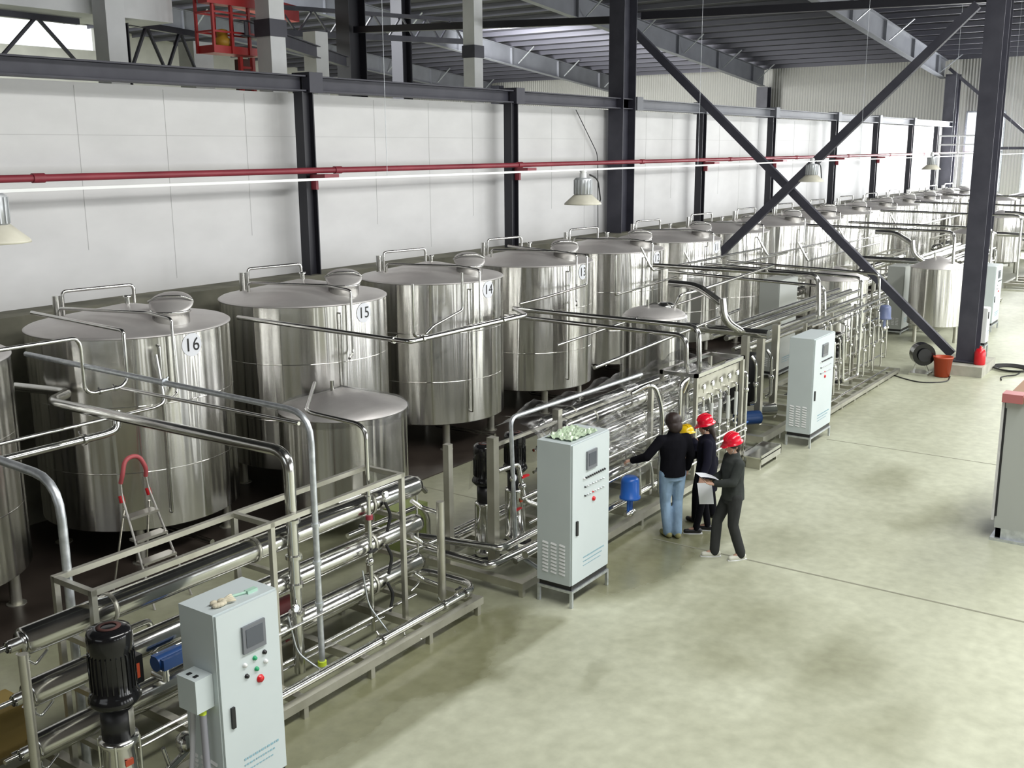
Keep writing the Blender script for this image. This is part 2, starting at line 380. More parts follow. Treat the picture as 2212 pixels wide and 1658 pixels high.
# right wall (behind the picture to the right) with a ribbon of windows
rw = MB(); xs_ = [(x-1.2, x+1.2) for x in WX]
rw.box(-8, 65, -14.25, -14, 0, 1.1).box(-8, 65, -14.25, -14, 6.7, 15)
px_ = -8
for a, b in xs_: rw.box(px_, a, -14.25, -14, 1.1, 6.7); px_ = b
rw.box(px_, 65, -14.25, -14, 1.1, 6.7)
struct('wall_right', rw, DARKW)
for k, (a, b) in enumerate(xs_):
    fm = MB()
    for i in range(3): x = a+(b-a)*i/2; fm.box(x-.03, x+.03, -14.2, -14.1, 1.1, 6.7)
    for z in (1.1, 3.9, 6.7): fm.box(a, b, -14.2, -14.1, z-.03, z+.03)
    struct('window_%d' % (k+3), fm, GALV)
struct('wall_back', MB().box(-8.25, -8, -14, 62, 0, 4).box(-8.25, -8, 10, 62, 4, 16.8).box(-8.25, -8, -14, 2, 4, 16.8).box(-8.25, -8, 2, 10, 8, 16.8), DARKW)
# far wall of the neighbouring bay with a window at the upper left
wl = MB(); WH = (31.5, 38.9, 11.2, 12.6)
wl.box(-8, 65, 57, 57.25, 0, WH[2]).box(-8, 65, 57, 57.25, WH[3], 17).box(-8, WH[0], 57, 57.25, WH[2], WH[3]).box(WH[1], 65, 57, 57.25, WH[2], WH[3])
struct('wall_bay', wl, noisy(mat('pale wall sheet', (.5, .5, .47), .7), (.45, .45, .42), (.54, .54, .5), 1))
bpy.data.objects['wall_bay'].name = 'wall_beyond'
# roof : sheet falling towards the far gable, with purlins across
def zr(x): return 10.0+(65-x)*.09
struct('ceiling', MB().add([(-8.2, -14.2, zr(-8)+.25), (65, -14.2, zr(65)+.25), (65, 57.2, zr(65)+.25), (-8.2, 57.2, zr(-8)+.25),
       (-8.2, -14.2, zr(-8)+.4), (65, -14.2, zr(65)+.4), (65, 57.2, zr(65)+.4), (-8.2, 57.2, zr(-8)+.4)],
      [(3, 2, 1, 0), (4, 5, 6, 7), (0, 1, 5, 4), (1, 2, 6, 5), (2, 3, 7, 6), (3, 0, 4, 7)]), CEILM)
PUR = mat('purlin steel', (.12, .12, .15), .5, .3)
pl = empty('roof_purlins', (30, 20, zr(30)), 'thin dark parallel purlins running under the whole roof sheet', 'roof purlins')
x = 8.5
while x < 64.5:
    MB().box(x-.035, x+.035, 0, 57, zr(x)+.02, zr(x)+.24).build('purlin', PUR, pl); x += 1.5

# ------------------------------------------------------------------ steel frame of the hall
def hcol(x, y, z1, w, h, name, label, m=SLATE, z0=0, group=None, plate=True):
    e = empty(name, (x, y, z0), label, 'column', group)
    MB().hbeam((x, y, z0), (x, y, z1), w, h, up=(1, 0, 0)).build('shaft', m, e)
    if plate: MB().box(x-h/2-.08, x+h/2+.08, y-w/2-.08, y+w/2+.08, z0, z0+.03).build('base_plate', m, e)
    return e
hcol(27.3, 5.45, 13.1, .42, .62, 'steel_column', 'thick slate steel column standing on a concrete plinth at the right', z0=.27)
hcol(26.15, 14.62, 12.9, .46, .7, 'steel_column', 'tall black steel column standing against the middle of the white wall')
hcol(27.0, 25.4, 13.1, .6, .8, 'steel_column', 'black column beyond the white wall, left of the tallest wall column', m=BLACKP)
hcol(41.2, 7.95, 11.9, .32, .5, 'steel_column', 'dark column half hidden behind the thick plinth column')
hcol(63.6, 14.7, 9.3, .7, .6, 'steel_column', 'dark column at the far end of the white wall')
hcol(63.9, 25.8, 9.05, .7, .6, 'steel_column', 'dark far gable column seen above the middle of the white wall')
hcol(63.9, 46.0, 9.9, .7, .6, 'steel_column', 'dark far gable column seen just right of the third wall post')
hcol(34.9, 30.0, 12.6, .6, .6, 'steel_column', 'short looking black column beyond the wall between two white pillars', m=BLACKP)
hcol(14.5, 20.5, 8.1, .4, .42, 'steel_column', 'black column touching the left white pillar beyond the wall', m=BLACKP)
hcol(64.2, 5.4, 10.3, .4, .5, 'steel_column', 'dark far gable column at the right edge of the picture')
# rafters along x at the frame lines
for (y, x0, dep, lab) in ((15.3, 20, 1.0, 'deep grey sloping rafter above the far half of the white wall'),
                          (25.9, 8, 1.0, 'grey sloping rafter ending above the middle of the white wall'),
                          (36.5, 8, 1.0, 'grey sloping rafter passing left of the tall wall column'),
                          (46.6, 8, 1.0, 'grey sloping rafter farthest left under the roof')):
    e = empty('rafter', (64, y, zr(64)), lab, 'rafter')
    m = MB(); a = (64, y, zr(64)-.5*dep); b = (x0, y, zr(x0)-.5*dep)
    m.hbeam(b, a, .34, dep, t=.03)
    m.build('beam', RAFT, e)
    x = 62.0
    while x > x0+1:
        MB().box(x-.02, x+.02, y-.16, y+.16, zr(x)-dep+.04, zr(x)-.04).build('stiffener', RAFT, e)
        MB().bar((x+.7, y-1.2, zr(x)+.02), (x+.7, y-.1, zr(x)-dep+.12), .05, .05).build('knee_brace', GALV, e)
        x -= 5.0
    
# cross braces and struts in the frame line x = 27
def beam1(name, a, b, w, h, m, label, cat, hb=False, group=None):
    mb = MB(); (mb.hbeam if hb else mb.bar)(a, b, w, h); return single(name, mb, m, label, cat, group)
beam1('cross_brace', (27.0, 15.05, 8.85), (27.35, 5.82, .36), .16, .2, SLATE, 'slate diagonal brace running down right to the foot of the plinth column', 'brace')
beam1('cross_brace', (26.78, 13.9, .6), (26.8, 5.8, 8.55), .16, .2, SLATE, 'slate diagonal brace rising right to the top of the plinth column', 'brace')
beam1('tie_beam', (27.2, 5.6, 8.72), (27.2, 14.6, 8.98), .2, .2, BLACKP, 'dark horizontal tie between the two tall front columns', 'beam')
beam1('tie_beam', (27.0, 15.2, 8.9), (27.0, 25.2, 9.3), .2, .2, BLACKP, 'dark horizontal pipe tie left of the tall wall column', 'beam')
beam1('cross_brace', (63.4, 14.9, 9.6), (63.4, 7.5, 3.35), .14, .16, SLATE, 'far diagonal brace on the gable behind the thick plinth column', 'brace')
beam1('tie_beam', (63.15, 12.0, 5.3), (63.15, 4.2, 5.3), .14, .14, SLATE, 'thin horizontal girt on the far gable at the right', 'beam')

# wall posts and the beam on top of the partition wall
PX = [1.2, 7.6, 14.15, 20.75, 31.1, 36.9, 43.7, 49.4, 55.2, 60.2]
BX = [-8, 1.2, 7.6, 14.15, 20.75, 26.6, 31.1, 36.9, 43.7, 49.4, 55.2, 64.4]
names = {14.15: 'first black wall post from the left, between tanks 16 and 15', 20.75: 'second black wall post, behind tank 13',
         31.1: 'thin black wall post just right of the tall wall column', 36.9: 'black wall post where the long braces cross',
         43.7: 'black wall post in front of the bright wall, right of the hanging middle lamp', 49.4: 'narrow far wall post, third from the far end',
         55.2: 'narrow far wall post, second from the far end', 60.2: 'farthest narrow wall post'}
for x in PX[2:]:
    e = empty('wall_post', (x, 14.55, 3.12), names[x], 'post', 'posts along the white wall')
    MB().hbeam((x, 14.55, 3.12), (x, 14.55, 6.45), .22, .28, up=(1, 0, 0)).build('shaft', BLACKP, e)
    if x < 50:
        MB().box(x-.05, x+.32, 14.05, 14.43, 4.88, 4.98).box(x-.03, x+.03, 14.3, 14.43, 4.7, 4.88).build('pipe_bracket', REDP, e)
for i, (a, b) in enumerate(zip(BX, BX[1:])):
    far = a > 25
    mb = MB().hbeam((a+.02, 14.62, 6.6), (b-.02, 14.62, 6.6), .34, .28)
    mb.box(a+.02, a+.36, 14.4, 14.85, 6.44, 6.8)
    single('wall_beam', mb, RAFT if far else SLATE,
           ('pale grey' if far else 'dark slate')+' steel beam on the white wall, '+['out of the picture', 'left end over the cut off tank', 'over tank 16 at the left', 'over tanks 15 and 14', 'left of the tall wall column', 'right of the tall wall column',
            'between the first two posts past the tall column', 'over the brace crossing', 'over the far lamp', 'third from the far end', 'second from the far end'][i], 'beam', 'beams on top of the white wall')
# long red fire pipe and lighting trunking
e = empty('fire_pipe', (8, 14.2, 5.03), 'long thin dark red fire pipe running in front of the white wall', 'pipe')
MB().cyl((-6, 14.2, 5.05), (64, 14.2, 5.05), .055, 12).build('pipe', REDP, e)
for x in range(2, 62, 6): MB().cyl((x+.5, 14.2, 5.05), (x+.68, 14.2, 5.05), .07, 12).build('coupling', REDP, e)
e = empty('cable_trunking', (8, 9, 5.05), 'long straight white trunking carrying the hanging lamps', 'trunking')
LY = 8.0
MB().box(-4, 62, LY-.02, LY+.02, 5.1, 5.125).build('trunk', WHITE, e)
for x in (1, 9, 17, 26, 35, 44, 53): MB().cyl((x, LY, 5.1), (x, LY, zr(x)), .003, 6).build('hanger_wire', GALV, e)
def lamp(x, y, z, label, cable=True):
    e = empty('high_bay_lamp', (x, y, z), label, 'lamp', 'hanging bell lamps')
    MB().lathe([(.262, 0), (.27, .0), (.265, .02), (.13, .14), (.12, .14), (.255, .012), (.262, 0)], (x, y, z), 40).build('lamp_shade', LAMPW, e)
    h = MB().lathe([(0, .13), (.125, .13), (.125, .36), (.1, .38), (0, .38)], (x, y, z), 28).build('housing', LAMPG, e)
    fn = MB()
    for k in range(16):
        a = 2*PI*k/16; fn.bar((x+.125*math.cos(a), y+.125*math.sin(a), z+.15), (x+.125*math.cos(a), y+.125*math.sin(a), z+.35), .012, .02, up=(math.cos(a), math.sin(a), 0))
    fn.build('cooling_fins', LAMPG, h)
    MB().cyl((x, y, z+.38), (x, y, z+.44), .05, 12).lathe([(.035, .0), (.05, .03), (.035, .06), (.02, .06)], (x, y, z+.44), 14).build('hook', WHITE, e)
    if cable: MB().tube([(x+.1, y-.05, z+.42), (x+.25, y-.1, z+.36), (x+.3, y-.12, z+.05), (x+.27, y-.1, z+.01)], .012, .12, 6).build('cable', BLK, e)
    MB().lathe([(0, .06), (.12, .06), (.12, .05), (0, .05)], (x, y, z), 20).build('lens', WHITE, e)
    return e
lamp(13.2, LY, 4.62, 'cream bell lamp hanging nearest the tall wall column')
lamp(22.7, LY, 4.68, 'small bell lamp hanging right beside the brace crossing')
lamp(4.42, LY, 4.72, 'bell lamp cut off by the left edge, above the cut off tank', False)
lamp(32.8, LY, 4.75, 'tiny far bell lamp left of the thick plinth column', False)
lamp(43.0, 5.6, 4.75, 'tiny far bell lamp right of the thick plinth column', False)
MB_ = MB().cyl((-2, 5.6, 5.22), (62, 5.6, 5.22), .02, 8)
single('cable_trunking', MB().box(42, 62, 5.57, 5.63, 5.2, 5.25), WHITE, 'short white trunking over the far lamp at the right edge', 'trunking')
single('wall_cable', MB().tube([(24.2, 14.9, 6.4), (25.3, 14.9, 5.3), (25.35, 14.9, 5.05), (25.4, 14.9, 3.2)], .012, .3, 6), BLK, 'thin dark cable hanging down the wall left of the tall column', 'cable')

# ------------------------------------------------------------------ neighbouring bay seen above the wall
def pillar(x, y, w, z1, label, band=None):
    e = empty('plastered_pillar', (x, y, 0), label, 'pillar', 'white pillars beyond the wall')
    MB().box(x-w/2, x+w/2, y-w/2, y+w/2, 0, z1).build('shaft', WHITEC, e)
    if band: MB().box(x-w/2-.03, x+w/2+.03, y-w/2-.03, y+w/2+.03, band, band+.36).build('steel_collar', SLATE, e)
pillar(13.75, 19.6, .44, 10.2, 'broad white pillar nearest the left, above tank 16')
pillar(16.9, 18.3, .44, 10.2, 'white pillar with dark collar right of the red platform', 7.85)
pillar(18.3, 22.6, .6, 8.1, 'white pillar partly behind the red platform')
pillar(22.95, 23, .5, 8.75, 'white pillar close left of the black column')
pillar(26.55, 20.0, .42, 11.5, 'slim white pillar with dark collar above tank 14', 8.1)
beam1('tie_beam', (16.6, 18.8, 8.05), (26.5, 25.2, 8.25), .2, .34, SLATE, 'dark beam between the collared white pillar and the black column', 'beam', True)
def truss(name, a, b, h, n, label, w=.12):
    a = Vector(a); b = Vector(b); e = empty(name, a, label, 'truss')
    up = Vector((0, 0, h))
    MB().bar(a, b, w, .2).build('bottom_chord', SLATE, e)
    MB().bar(a+up, b+up, w, .14).build('top_chord', SLATE, e)
    for i in range(n):
        p = a.lerp(b, i/n); q = a.lerp(b, (i+.5)/n); s_ = a.lerp(b, (i+1)/n)
        MB().bar(p, q+up, .06, .06).bar(q+up, s_, .06, .06).build('web', SLATE, e)
truss('roof_truss', (8.0, 20.5, 7.15), (13.9, 20.9, 7.15), .95, 3, 'dark lattice truss at the far left above the wall')
truss('roof_truss', (15.2, 21.0, 7.2), (18.0, 22.2, 7.25), 1.0, 2, 'dark lattice truss between white pillar and red platform')
truss('roof_truss', (24.6, 27.0, 9.15), (35.2, 27.0, 9.65), .8, 7, 'dark lattice truss right of the collared pillar')
beam1('roof_brace', (8.6, 20.8, 7.15), (11.6, 20.4, 6.2), .12, .14, SLATE, 'dark diagonal strut at the far left above the wall beam', 'brace')
single('ceiling_beam', MB().box(-4, 15.6, 19.95, 21.6, 8.15, 9.0), WHITEC, 'pale concrete beam along the top left corner', 'beam')
# red lifting platform
e = empty('access_platform', (14.8, 19.5, 6.0), 'red steel platform with railings raised behind the wall', 'platform')
px0, px1, py0, py1 = 15.85, 17.35, 18.95, 19.5
MB().box(px0, px1, py0, py1, 7.5, 7.66).build('deck', REDSTEEL, e)
g = MB()
for z in (7.95, 8.35, 8.75): g.box(px0, px1, py0-.02, py0+.02, z-.02, z+.02).box(px0, px1, py1-.02, py1+.02, z-.02, z+.02).box(px0-.02, px0+.02, py0, py1, z-.02, z+.02)
for x in (px0, 16.35, 16.85, px1): g.box(x-.025, x+.025, py0-.03, py0+.03, 7.5, 9.0).box(x-.025, x+.025, py1-.03, py1+.03, 7.5, 9.0)
g.build('railing', REDSTEEL, e)
MB().box(px0-.2, px1+.3, py0-.1, py0+.2, 8.5, 8.8).build('cross_beam', REDSTEEL, e)
g = MB()
for x in (16.55, 16.9): g.box(x-.04, x+.04, 18.9, 18.98, 5.8, 7.45)
for z in (6.0, 6.3, 6.6, 6.9, 7.2): g.box(16.55, 16.9, 18.92, 18.96, z, z+.05)
g.build('ladder', REDSTEEL, e)
MB().box(16.95, 17.3, 19.3, 19.6, 5.5, 7.45).build('mast', mat('rusty dark steel', (.08, .03, .025), .8), e)
single('machine_head', MB().lathe([(0, 0), (.18, 0), (.2, .15), (.12, .2), (.12, .35), (0, .38)], (16.3, 19.2, 7.66), 16), mat('ochre paint', (.5, .28, .03), .5), 'small ochre yellow machine standing on the red platform', 'machine')
beam1('crane_rail', (17.0, 24, 9.9), (26.5, 27.5, 9.9), .35, .5, REDSTEEL, 'red crane girder showing at the top edge of the picture', 'girder')

# ------------------------------------------------------------------ big storage tanks
TR, TZ = 1.34, 3.1
def shell_prof(r, zb, zt): return [(r, zb), (r, zt)]
def make_tank(cx, cy, label, num=None, lid=True):
    e = empty('storage_tank', (cx, cy, 0), label, 'tank', 'large steel tanks along the wall')
    m = MB(); r = TR; zb = .55
    m.lathe([(r, zb), (r, TZ-.01)], (cx, cy, 0), 96)
    m.lathe([(.12, .3), (r-.06, zb-.03), (r, zb)], (cx, cy, 0), 72)
    for z_ in (1.33, 2.21): m.lathe([(r, z_-.007), (r+.003, z_), (r, z_+.007)], (cx, cy, 0), 96, smooth=False)
    m.build('shell', STEEL, e)
    rf = MB().lathe([(r-.01, TZ), (r+.012, TZ-.015), (r+.012, TZ), (r-.02, TZ+.02), (.12, TZ+.26), (0, TZ+.27)], (cx, cy, 0), 72)
    rf.build('roof', ROOF_STEEL, e)
    for a in (50, 140, 230, 320):
        x = cx+(r-.22)*math.cos(R(a)); y = cy+(r-.22)*math.sin(R(a))
        l = MB().cyl((x, y, .03), (x, y, zb+.02), .07, 12).build('leg', FRAME, e)
        MB().cyl((x, y, 0), (x, y, .03), .12, 12).build('foot', FRAME, l)
    # manhole near the front of the roof
    mx_, my_ = cx+.05, cy-.86; mz = TZ+.1
    mh = MB().lathe([(.24, -.06), (.24, .12), (.265, .12), (.265, .145), (.23, .145), (.22, .1), (.22, -.02), (0, -.03)], (mx_, my_, mz), 32).build('manhole', PIPE, e)
    if lid:
        t = MB(); q = Vector((-.3, -.3, .9)).to_track_quat('Z', 'Y').to_matrix()
        t.lathe([(0, .05), (.15, .045), (.25, .015), (.285, 0), (.285, -.02), (.25, -.012), (0, -.01)], (0, 0, 0), 32)
        lc = Vector((mx_+.03, my_+.02, mz+.235))
        t.v = [tuple(lc+q @ Vector(p)) for p in t.v]
        t.build('lid', ROOF_STEEL, mh)
        MB().tube([tuple(lc+q @ Vector(p)) for p in ((-.3, .02, .01), (-.15, .0, .1), (.15, 0, .1), (.3, .02, .01))]+[(mx_+.27, my_+.02, mz+.12)], .014, .06, 6).build('lid_handle', PIPE, mh)
    # nozzles
    nz_ = MB().cyl((cx, cy, TZ+.25), (cx, cy, TZ+.36), .035, 12).lathe([(.055, 0), (.055, .025), (0, .025)], (cx, cy, TZ+.36), 14).build('centre_nozzle', PIPE, e)
    MB().tube([(cx-.56, cy+.8, TZ+.05), (cx-.56, cy+.8, TZ+.38)], .055, n=12).build('vent', PIPE, e)
    # inverted U feed pipe behind the tank and small loop on the roof
    MB().tube([(cx-.52, cy+.72, TZ+.1), (cx-.52, cy+.72, TZ+.44), (cx+.5, cy+.55, TZ+.44), (cx+.5, cy+.55, TZ+.14)], .025, .07, 8).build('inlet_pipe', PIPE, e)
    MB().tube([(cx-.75, cy+.45, TZ+.08), (cx-.75, cy+.45, TZ+.26), (cx-.35, cy-.9, TZ+.26), (cx-.35, cy-1.39, TZ+.22), (cx-.35, cy-1.39, TZ-.75), (cx-.6, cy-1.55, TZ-.78)], .022, .06, 8).build('overflow_pipe', PIPE, e)
    MB().tube([(cx-.5, cy-r+.08, TZ-.12), (cx-.5, cy-r+.03, TZ-.12), (cx-.5, cy-r+.03, .75), (cx-.5, cy-r+.08, .75)], .016, .03, 8).build('level_tube', PIPE, e)
    MB().tube([(cx, cy, .35), (cx, cy, .2), (cx, cy-r-.1, .2)], .04, .08, 10).build('drain_pipe', PIPE, e)
    if num:
        st = MB(); n = 28; V = []
        def onc(u, v): # sheet coordinates wrapped round the shell
            a = -PI/2+u/(r+.006); return Vector(((r+.006)*math.cos(a), (r+.006)*math.sin(a), 2.93+v))
        ctr = onc(-.02, 0); V = [tuple(ctr)]+[tuple(onc(-.02+.155*math.cos(2*PI*i/n), .155*math.sin(2*PI*i/n))) for i in range(n)]
        V = [(p[0]+cx, p[1]+cy, p[2]) for p in V]
        st.add(V, [(0, 1+i, 1+(i+1) % n) for i in range(n)])
        s_ = st.build('number_sticker', PAPER, e)
        def pl_(u, v):
            a = -PI/2+(u-.02)/(r+.009); return Vector(((r+.009)*math.cos(a), (r+.009)*math.sin(a), 2.925+v))
        txt_mesh(str(num), .25, INKD, 'number', s_, pl_)
    return e
ordn = ['first', 'second', 'third', 'fourth', 'fifth', 'sixth', 'seventh', 'eighth', 'ninth', 'tenth']
side = ['left of and beside tank 15', 'behind the low tank at left', 'in the middle of the row', 'behind the wrapped pipework', 'beside tank 11', 'partly behind overhead pipes']
for k in range(6):
    make_tank(8.75+3.29*k, 12.6, 'large polished steel tank with round number sticker %d, %s' % (16-k, side[k]), 16-k)
base = make_tank(8.75+3.29*6, 12.6, 'large steel tank without readable sticker, first one beyond tank 11')
for k in range(7, 16):
    c = copy_tree(base); c.location = (8.75+3.29*k, 12.6, 0); c['label'] = 'large polished steel tank in the wall row, %s one beyond tank 11' % ordn[k-6]
c = copy_tree(base); c.location = (5.48, 12.6, 0); c['label'] = 'large steel tank cut off by the left edge of the picture'

# ------------------------------------------------------------------ smaller tanks
def small_tank(cx, cy, r, z0, z1, rise, label, name='process_tank', legs=3, top='cone', mat_=STEEL, hatch=True):
    e = empty(name, (cx, cy, 0), label, 'tank')
    MB().lathe([(r, z0), (r, z1-.005)], (cx, cy, 0), 64).lathe([(.08, z0-.22), (r-.03, z0-.02), (r, z0)], (cx, cy, 0), 56).build('shell', mat_, e)
    pr = [(r-.01, z1), (r+.012, z1-.01), (r+.012, z1+.005)]
    if top == 'cone': pr += [(.06, z1+rise), (0, z1+rise)]
    else: pr += [(r*math.cos(R(a)), z1+rise*math.sin(R(a))) for a in (10, 25, 40, 55, 70, 82)]+[(0, z1+rise)]
    MB().lathe(pr, (cx, cy, 0), 56).build('roof', ROOF_STEEL, e)
    for i in range(legs):
        a = R(20)+2*PI*i/legs; x = cx+(r-.12)*math.cos(a); y = cy+(r-.12)*math.sin(a)
        MB().cyl((x, y, 0), (x, y, z0), .055, 12).build('leg', FRAME, e)
    if hatch:
        MB().lathe([(0, .1), (.1, .1), (.17, .06), (.18, .03), (.18, -.12), (0, -.12)], (cx+r*.35, cy-r*.2, z1+rise*.75), 24).build('hatch', PIPE, e)
    MB().tube([(cx-.1, cy+.1, z1+rise*.8), (cx-.1, cy+.1, z1+rise+.12)], .03, n=10).build('nozzle', PIPE, e)
    return e
small_tank(10.75, 10.55, .92, .45, 1.78, .27, 'low round steel cleaning tank standing in front of tank 15', hatch=False)
e = bpy.data.objects['process_tank']
# ridged film over its roof
rng = random.Random(5)
def film_cap(name, cx, cy, r, z, rise, hang, label, seed):
    rg = random.Random(seed); V = []; n = 90; rows = 14
    for i in range(rows+1):
        t = i/rows
        for j in range(n):
            a = 2*PI*j/n; w = .012*math.sin(a*17+i)+.01*rg.uniform(-1, 1)
            if t < .6: q = t/.6; rr = (r+.03)*q; zz = z+rise*(1-q)+.03+abs(w)*.6
            else: q = (t-.6)/.4; rr = r+.03+w*(.5+q); zz = z+.02-hang*q*(1+.12*math.sin(a*5+seed))
            V.append((cx+rr*math.cos(a), cy+rr*math.sin(a), zz))
    F = [(i*n+j, i*n+(j+1) % n, (i+1)*n+(j+1) % n, (i+1)*n+j) for i in range(rows) for j in range(n)]
    return single(name, MB().add(V, F, True), FILM, label, 'plastic sheet')
film_cap('plastic_sheet', 10.75, 10.55, .92, 1.78, .27, .12, 'clear crinkled film lying over the low tank before tank 15', 3)
small_tank(17.75, 9.15, .6, .4, 2.3, .2, 'narrow domed steel tank wrapped in film behind the gauge panel', top='dome')
film_cap('plastic_sheet', 17.75, 9.15, .6, 2.3, .22, 1.6, 'clear film wrapped round the narrow domed tank', 8)
small_tank(27.6, 8.9, .8, .5, 2.05, .3, 'steel tank with conical lid under the long brace', hatch=False)
small_tank(31.2, 7.2, .74, .5, 2.1, .3, 'cone roofed steel tank on legs directly left of the thick plinth column', hatch=False)
small_tank(43.2, 8.8, .8, .5, 2.2, .3, 'distant cone roofed tank far behind the plinth column', hatch=False)
small_tank(50.4, 9.2, .9, .5, 2.4, .3, 'distant shiny tank at the right picture edge', hatch=False)
for i, (x, y) in enumerate(((53.2, 10.1), (54.5, 6.4), (57.0, 9.2), (57.5, 4.2))):
    small_tank(x, y, 1.1, .5, 3.0, .3, 'very distant bright tank by the gable window, %s in depth' % ordn[i], hatch=False)

# ------------------------------------------------------------------ control cabinets
def cabinet(x0, x1, y0, y1, z1, name, label, screen=True, base=.2, face='y', m=CAB, style=1):
    e = empty(name, ((x0+x1)/2, (y0+y1)/2, 0), label, 'cabinet', 'control cabinets along the aisle')
    zb = base+.06; d = .006
    MB().box(x0, x1, y0+.03, y1, zb, z1).build('body', m, e)
    MB().box(x0+.02, x1-.02, y0+.02, y1-.02, base, zb).build('plinth', BLK, e)
    st = MB(); s = .035
    for x in (x0, x1-s):
        for y in (y0, y1-s): st.box(x, x+s, y, y+s, 0, base-.001)
    k_ = .002
    st.box(x0+s, x1-s, y0+k_, y0+s, base-s, base-k_).box(x0+s, x1-s, y1-s, y1-k_, base-s, base-k_).box(x0+k_, x0+s, y0+s, y1-s, base-s, base-k_).box(x1-s, x1-k_, y0+s, y1-s, base-s, base-k_)
    st.build('stand', GALV, e)
    dr = MB().box(x0+.012, x1-.012, y0+.008, y0+.028, zb+.01, z1-.012).build('door', m, e)
    w = x1-x0
    hd = MB().box(x0+.09, x0+.125, y0-.012, y0+.008, zb+.62, zb+.8).build('handle', BLK, dr)
    if screen:
        sx0 = x0+w*(.38 if style == 1 else .36); sx1 = x0+w*(.74 if style == 1 else .62); sz = z1-(.42 if style == 1 else .38)
        b = MB().box(sx0, sx1, y0-.014, y0+.008, sz, sz+.23).build('screen_bezel', BEZEL, dr)
        MB().box(sx0+.03, sx1-.03, y0-.018, y0-.012, sz+.045, sz+.2).build('screen', SCREEN, b)
        def knob(x, z, r, mm, nm):
            MB().lathe([(r*1.25, 0), (r*1.25, -.004), (r, -.006), (r, -.02), (0, -.022)], (x, y0+.008, z), 14, axis='y').build(nm, mm, dr)
        if style == 1:
            for (u, v, mm) in ((.40, -.1, WHITE), (.42, -.2, BLK), (.56, -.08, GREEN), (.58, -.18, GREEN), (.72, -.07, BLK), (.73, -.155, WHITE)):
                knob(x0+w*u, sz+v, .016, mm, 'push_button')
            knob(x0+w*.63, sz-.28, .028, RED, 'emergency_stop')
        else:
            for k in range(11): knob(x0+w*(.3+.055*k), sz-.09, .011, BLK if k else WHITE, 'selector_switch')
            for k in range(8): knob(x0+w*(.33+.07*k), sz-.2, .009, BLK if k == 0 else GALV, 'indicator_light')
            for k in range(8): knob(x0+w*(.33+.07*k), sz-.31, .009, BLK if k in (0,) else RED if k == 3 else GALV, 'indicator_light')
            knob(x0+w*.56, sz-.4, .024, RED, 'emergency_stop')
    # louvres in the side wall
    lv = MB()
    for c_ in range(3):
        for k in range(9 if style == 2 else 5):
            yy = y0+.1+c_*.12; zz = zb+.12+k*.045
            lv.hull8([(x0-.002, yy, zz), (x0-.002, yy+.08, zz+.012), (x0, yy+.08, zz+.03), (x0, yy, zz+.018),
                      (x0-.012, yy, zz), (x0-.012, yy+.08, zz+.012), (x0, yy+.08, zz+.034), (x0, yy, zz+.022)])
    lv.build('louvres', WHITE, e)
    # faint lines of print low on the door
    rg = random.Random(int(x0*10))
    for row in range(3):
        pt = MB()
        xx = x0+w*.3; zz = zb+.28-row*.05
        while xx < x0+w*(.86-.06*row):
            ww = rg.uniform(.012, .03); pt.box(xx, xx+ww, y0+.005, y0+.007, zz, zz+.018-.004*row); xx += ww+.01
        pt.build('printed_line', INK, dr)
    return e
c1 = cabinet(4.85, 5.5, 6.22, 6.66, 1.9, 'control_cabinet', 'pale grey cabinet with touch screen, nearest the camera by the black pump', base=.22, style=1)
c2 = cabinet(10.05, 10.93, 6.2, 6.7, 2.04, 'control_cabinet', 'pale grey cabinet with rows of switches, beside the three helmeted visitors', base=.22, style=2)
c3 = cabinet(18.4, 19.5, 6.24, 6.72, 2.03, 'control_cabinet', 'pale green grey cabinet third along the aisle, behind the visitors', base=.2, style=2)
cabinet(33.5, 34.5, 6.1, 6.6, 1.95, 'control_cabinet', 'small far cabinet in the aisle right of the thick column', base=.2, style=2)
cabinet(31.6, 32.5, 8.2, 8.7, 2.0, 'control_cabinet', 'plain grey cabinet left of the cone tank beside the plinth column', screen=False, base=.1, m=CABG)
cabinet(23.8, 25.0, 9.0, 9.5, 2.35, 'control_cabinet', 'grey cabinet standing before the wall tanks above the third skid', screen=False, base=.1, m=CABG)
cabinet(28.5, 28.9, 5.3, 5.62, 1.4, 'control_cabinet', 'small white cabinet on black stand right behind the plinth column', screen=False, base=.45, m=WHITE)
# junction box and conduit on the first cabinet
e = empty('junction_box', (4.76, 6.42, 1.15), 'pale blue grey junction box on the left side of the nearest cabinet', 'box')
MB().box(4.68, 4.848, 6.3, 6.52, 1.12, 1.4).build('box', CAB, e)
MB().box(4.72, 4.76, 6.35, 6.38, 1.4, 1.406).box(4.72, 4.76, 6.43, 6.46, 1.4, 1.406).build('plug', BLK, e)
MB().cyl((4.77, 6.35, 1.07), (4.77, 6.35, 1.12), .03, 10).build('gland', YGRN, e)
MB().cyl((4.77, 6.47, 1.07), (4.77, 6.47, 1.12), .025, 10).build('gland', REDP, e)
MB().tube([(4.77, 6.35, 1.08), (4.77, 6.35, .7), (4.74, 6.3, .3), (4.6, 6.3, .02)], .028, .25, 10).build('conduit', mat('grey hose', (.3, .3, .34), .5), e)
MB().tube([(4.77, 6.47, 1.08), (4.74, 6.48, .7), (4.7, 6.5, .3), (4.55, 6.55, .02)], .022, .25, 10).build('conduit', mat('pale hose', (.5, .5, .54), .5), e)
